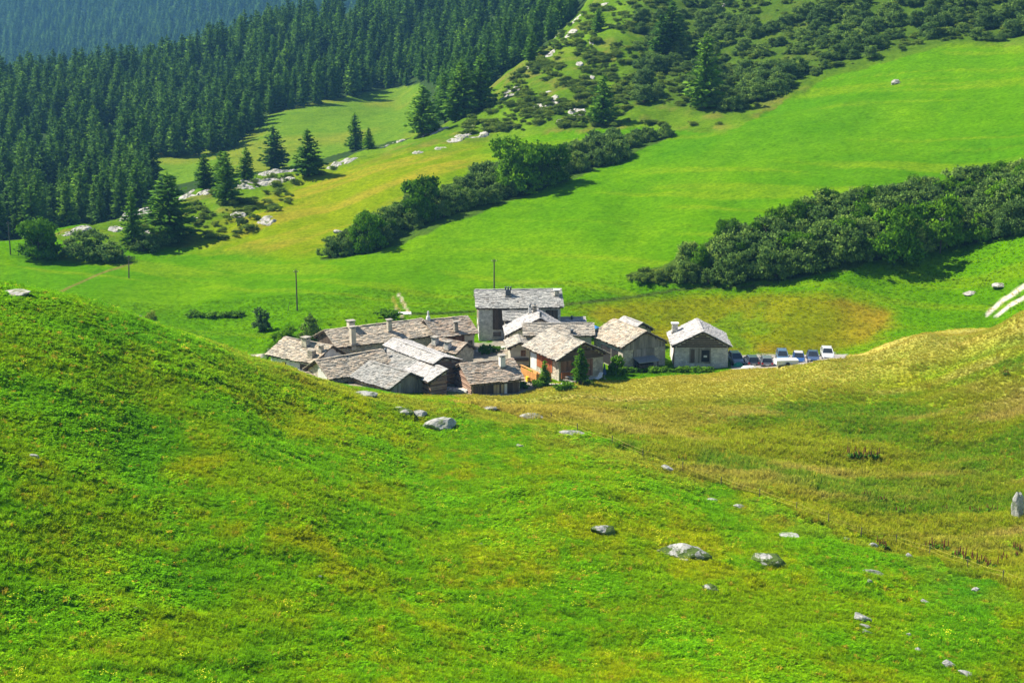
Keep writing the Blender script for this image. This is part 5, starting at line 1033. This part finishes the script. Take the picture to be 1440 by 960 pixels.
fl = (r.uniform(size=n) < .012 * (fbm(X / 12, Y / 12, 141) > .5)) & (cl == 1); ids[fl] = r.integers(10, 12, fl.sum())
sc = r.uniform(.65, 1.35, n) * np.where(cl == 2, .8, np.where((ids >= 5) & (ids < 8), .66, .74)) * np.where(fbm(X / 2.5, Y / 2.5, 151) > .68, 1.45, 1.0) * np.interp(Y, [168, 186], [1, .42])
var = r.normal(size=(n, 1)) * .16 + 1; col = c_ * np.clip(var, .5, 1.6); h8 = (ids == 8) | (ids == 9); col[h8] = col[h8] * .7 + np.array([.30, .27, .07]) * .25
lm = (ids >= 5) & (ids < 8); col[lm] = col[lm] * .45 + np.array([.085, .240, .002]) * .55
dry = r.uniform(size=n) < .025; col[dry] = np.array([.27, .23, .03])
tilt = r.normal(size=(n, 2)) * .12; tilt[:, 1] += .12
o = scatter('pasture_grass', np.c_[X, Y, Z - .01], np.c_[tilt, r.uniform(0, 6.28, n)], np.repeat(sc[:, None], 3, 1), ids, col, tsrc); tag(o, 'tufts of grass and leafy herbs covering the pasture and rough meadow', 'grass', kind='stuff')
X, Y = field(26000, 196, 262, -.42, .42); Z = gz(X, Y); c_, cl, u_, v_ = cover(X, Y, Z); keep = (cl != 6) & (cl != 4) & (cl != 3); hid = ~visible(np.c_[X, Y, Z], .4); keep &= ~hid
for h in HOUSES.values():
    dx, dy = X - h.cx, Y - h.cy; cc, ss = math.cos(h.th), math.sin(h.th); lx, ly = cc * dx + ss * dy, -ss * dx + cc * dy; keep &= ~((np.abs(lx) < h.L / 2 - .3) & (ly > -h.wl + .3) & (ly < h.wr - .3))
X, Y, Z, c_, v_ = X[keep], Y[keep], Z[keep], c_[keep], v_[keep]; n = len(X)
o = scatter('meadow_grass', np.c_[X, Y, Z - .02], np.c_[np.zeros((n, 2)), r.uniform(0, 6.28, n)], np.repeat(r.uniform(.5, 1.0, (n, 1)) * np.clip(Y / 260, .8, 1.2)[:, None], 3, 1), r.integers(0, 3, n), c_ * r.uniform(.75, 1.25, (n, 1)), tsrc); tag(o, 'short grass of the mown meadow behind the hamlet', 'grass', kind='stuff')
# dock plants
def dock(seed):
    rr_ = np.random.default_rng(seed); lf_ = broadleaf(800 + seed, 'herb', .5, .7, 5, 16, 10, .16, 0, 2)[0]; mb = MB()
    for k in range(7):
        x_, y_ = rr_.uniform(-.5, .5, 2); hh = rr_.uniform(.7, 1.2); mb.tube((x_, y_, 0), (x_ * 1.1, y_, hh * .5), .012, .012, 4).tube((x_ * 1.1, y_, hh * .5), (x_ * 1.15, y_, hh), .055, .02, 6)
    me_ = bpy.data.meshes.new('seed_stalk'); me_.from_pydata(mb.v, [], mb.f); me_.materials.append(M['rust']); return lf_, me_
DK = [dock(k) for k in range(3)]
for u0, v0, s_s, lab, grp in [(1203,646,1.5,'left half of the leafy dock clump alone in the rough meadow',None),(1225,646,1.4,'right half of the leafy dock clump alone in the rough meadow',None)] + [(u1, v1, random.uniform(.8, 1.3), 'rusty stalked dock clump beside the fence corner', 'dock clumps by the fence') for u1, v1 in ((1310,772),(1325,775),(1345,785),(1360,790),(1380,795),(1395,800),(1410,790),(1425,785),(1240,772),(1430,775))] + [(u1, v1, random.uniform(.6, .9), 'rusty stalked dock clump scattered in the rough meadow', 'dock clumps in the meadow') for u1, v1 in ((1330,718),(1395,720),(1266,722),(1218,700),(1240,706),(960,650),(1370,722),(1415,528))]:
    p = hit(u0, v0, 95); t = thing('dock_plant', lab, 'plant', p, random.uniform(0, 6), grp); t.scale = (s_s,) * 3; a_, b_ = random.choice(DK); link('leaves', a_, t); link('seed_stalks', b_, t)

# ------------------------------------------------------------------ haze
zmin = float(GZ.min()) - 1; zmax = float(GZ.max()) + 30
mz, nz_, bz = newmat('haze'); nz_.nodes.remove(bz); pv = N(nz_, 'ShaderNodeVolumePrincipled'); pv.inputs['Color'].default_value = (.20, .54, 1.0, 1); pv.inputs['Density'].default_value = .0001; pv.inputs['Anisotropy'].default_value = .1
nz_.links.new(pv.outputs[0], nz_.nodes['Material Output'].inputs['Volume'])
o = MB().box(-2400, 2400, -30, 3750, zmin, zmax).build('haze', mz); tag(o, 'thin blue summer haze filling the valley', 'haze', kind='stuff')
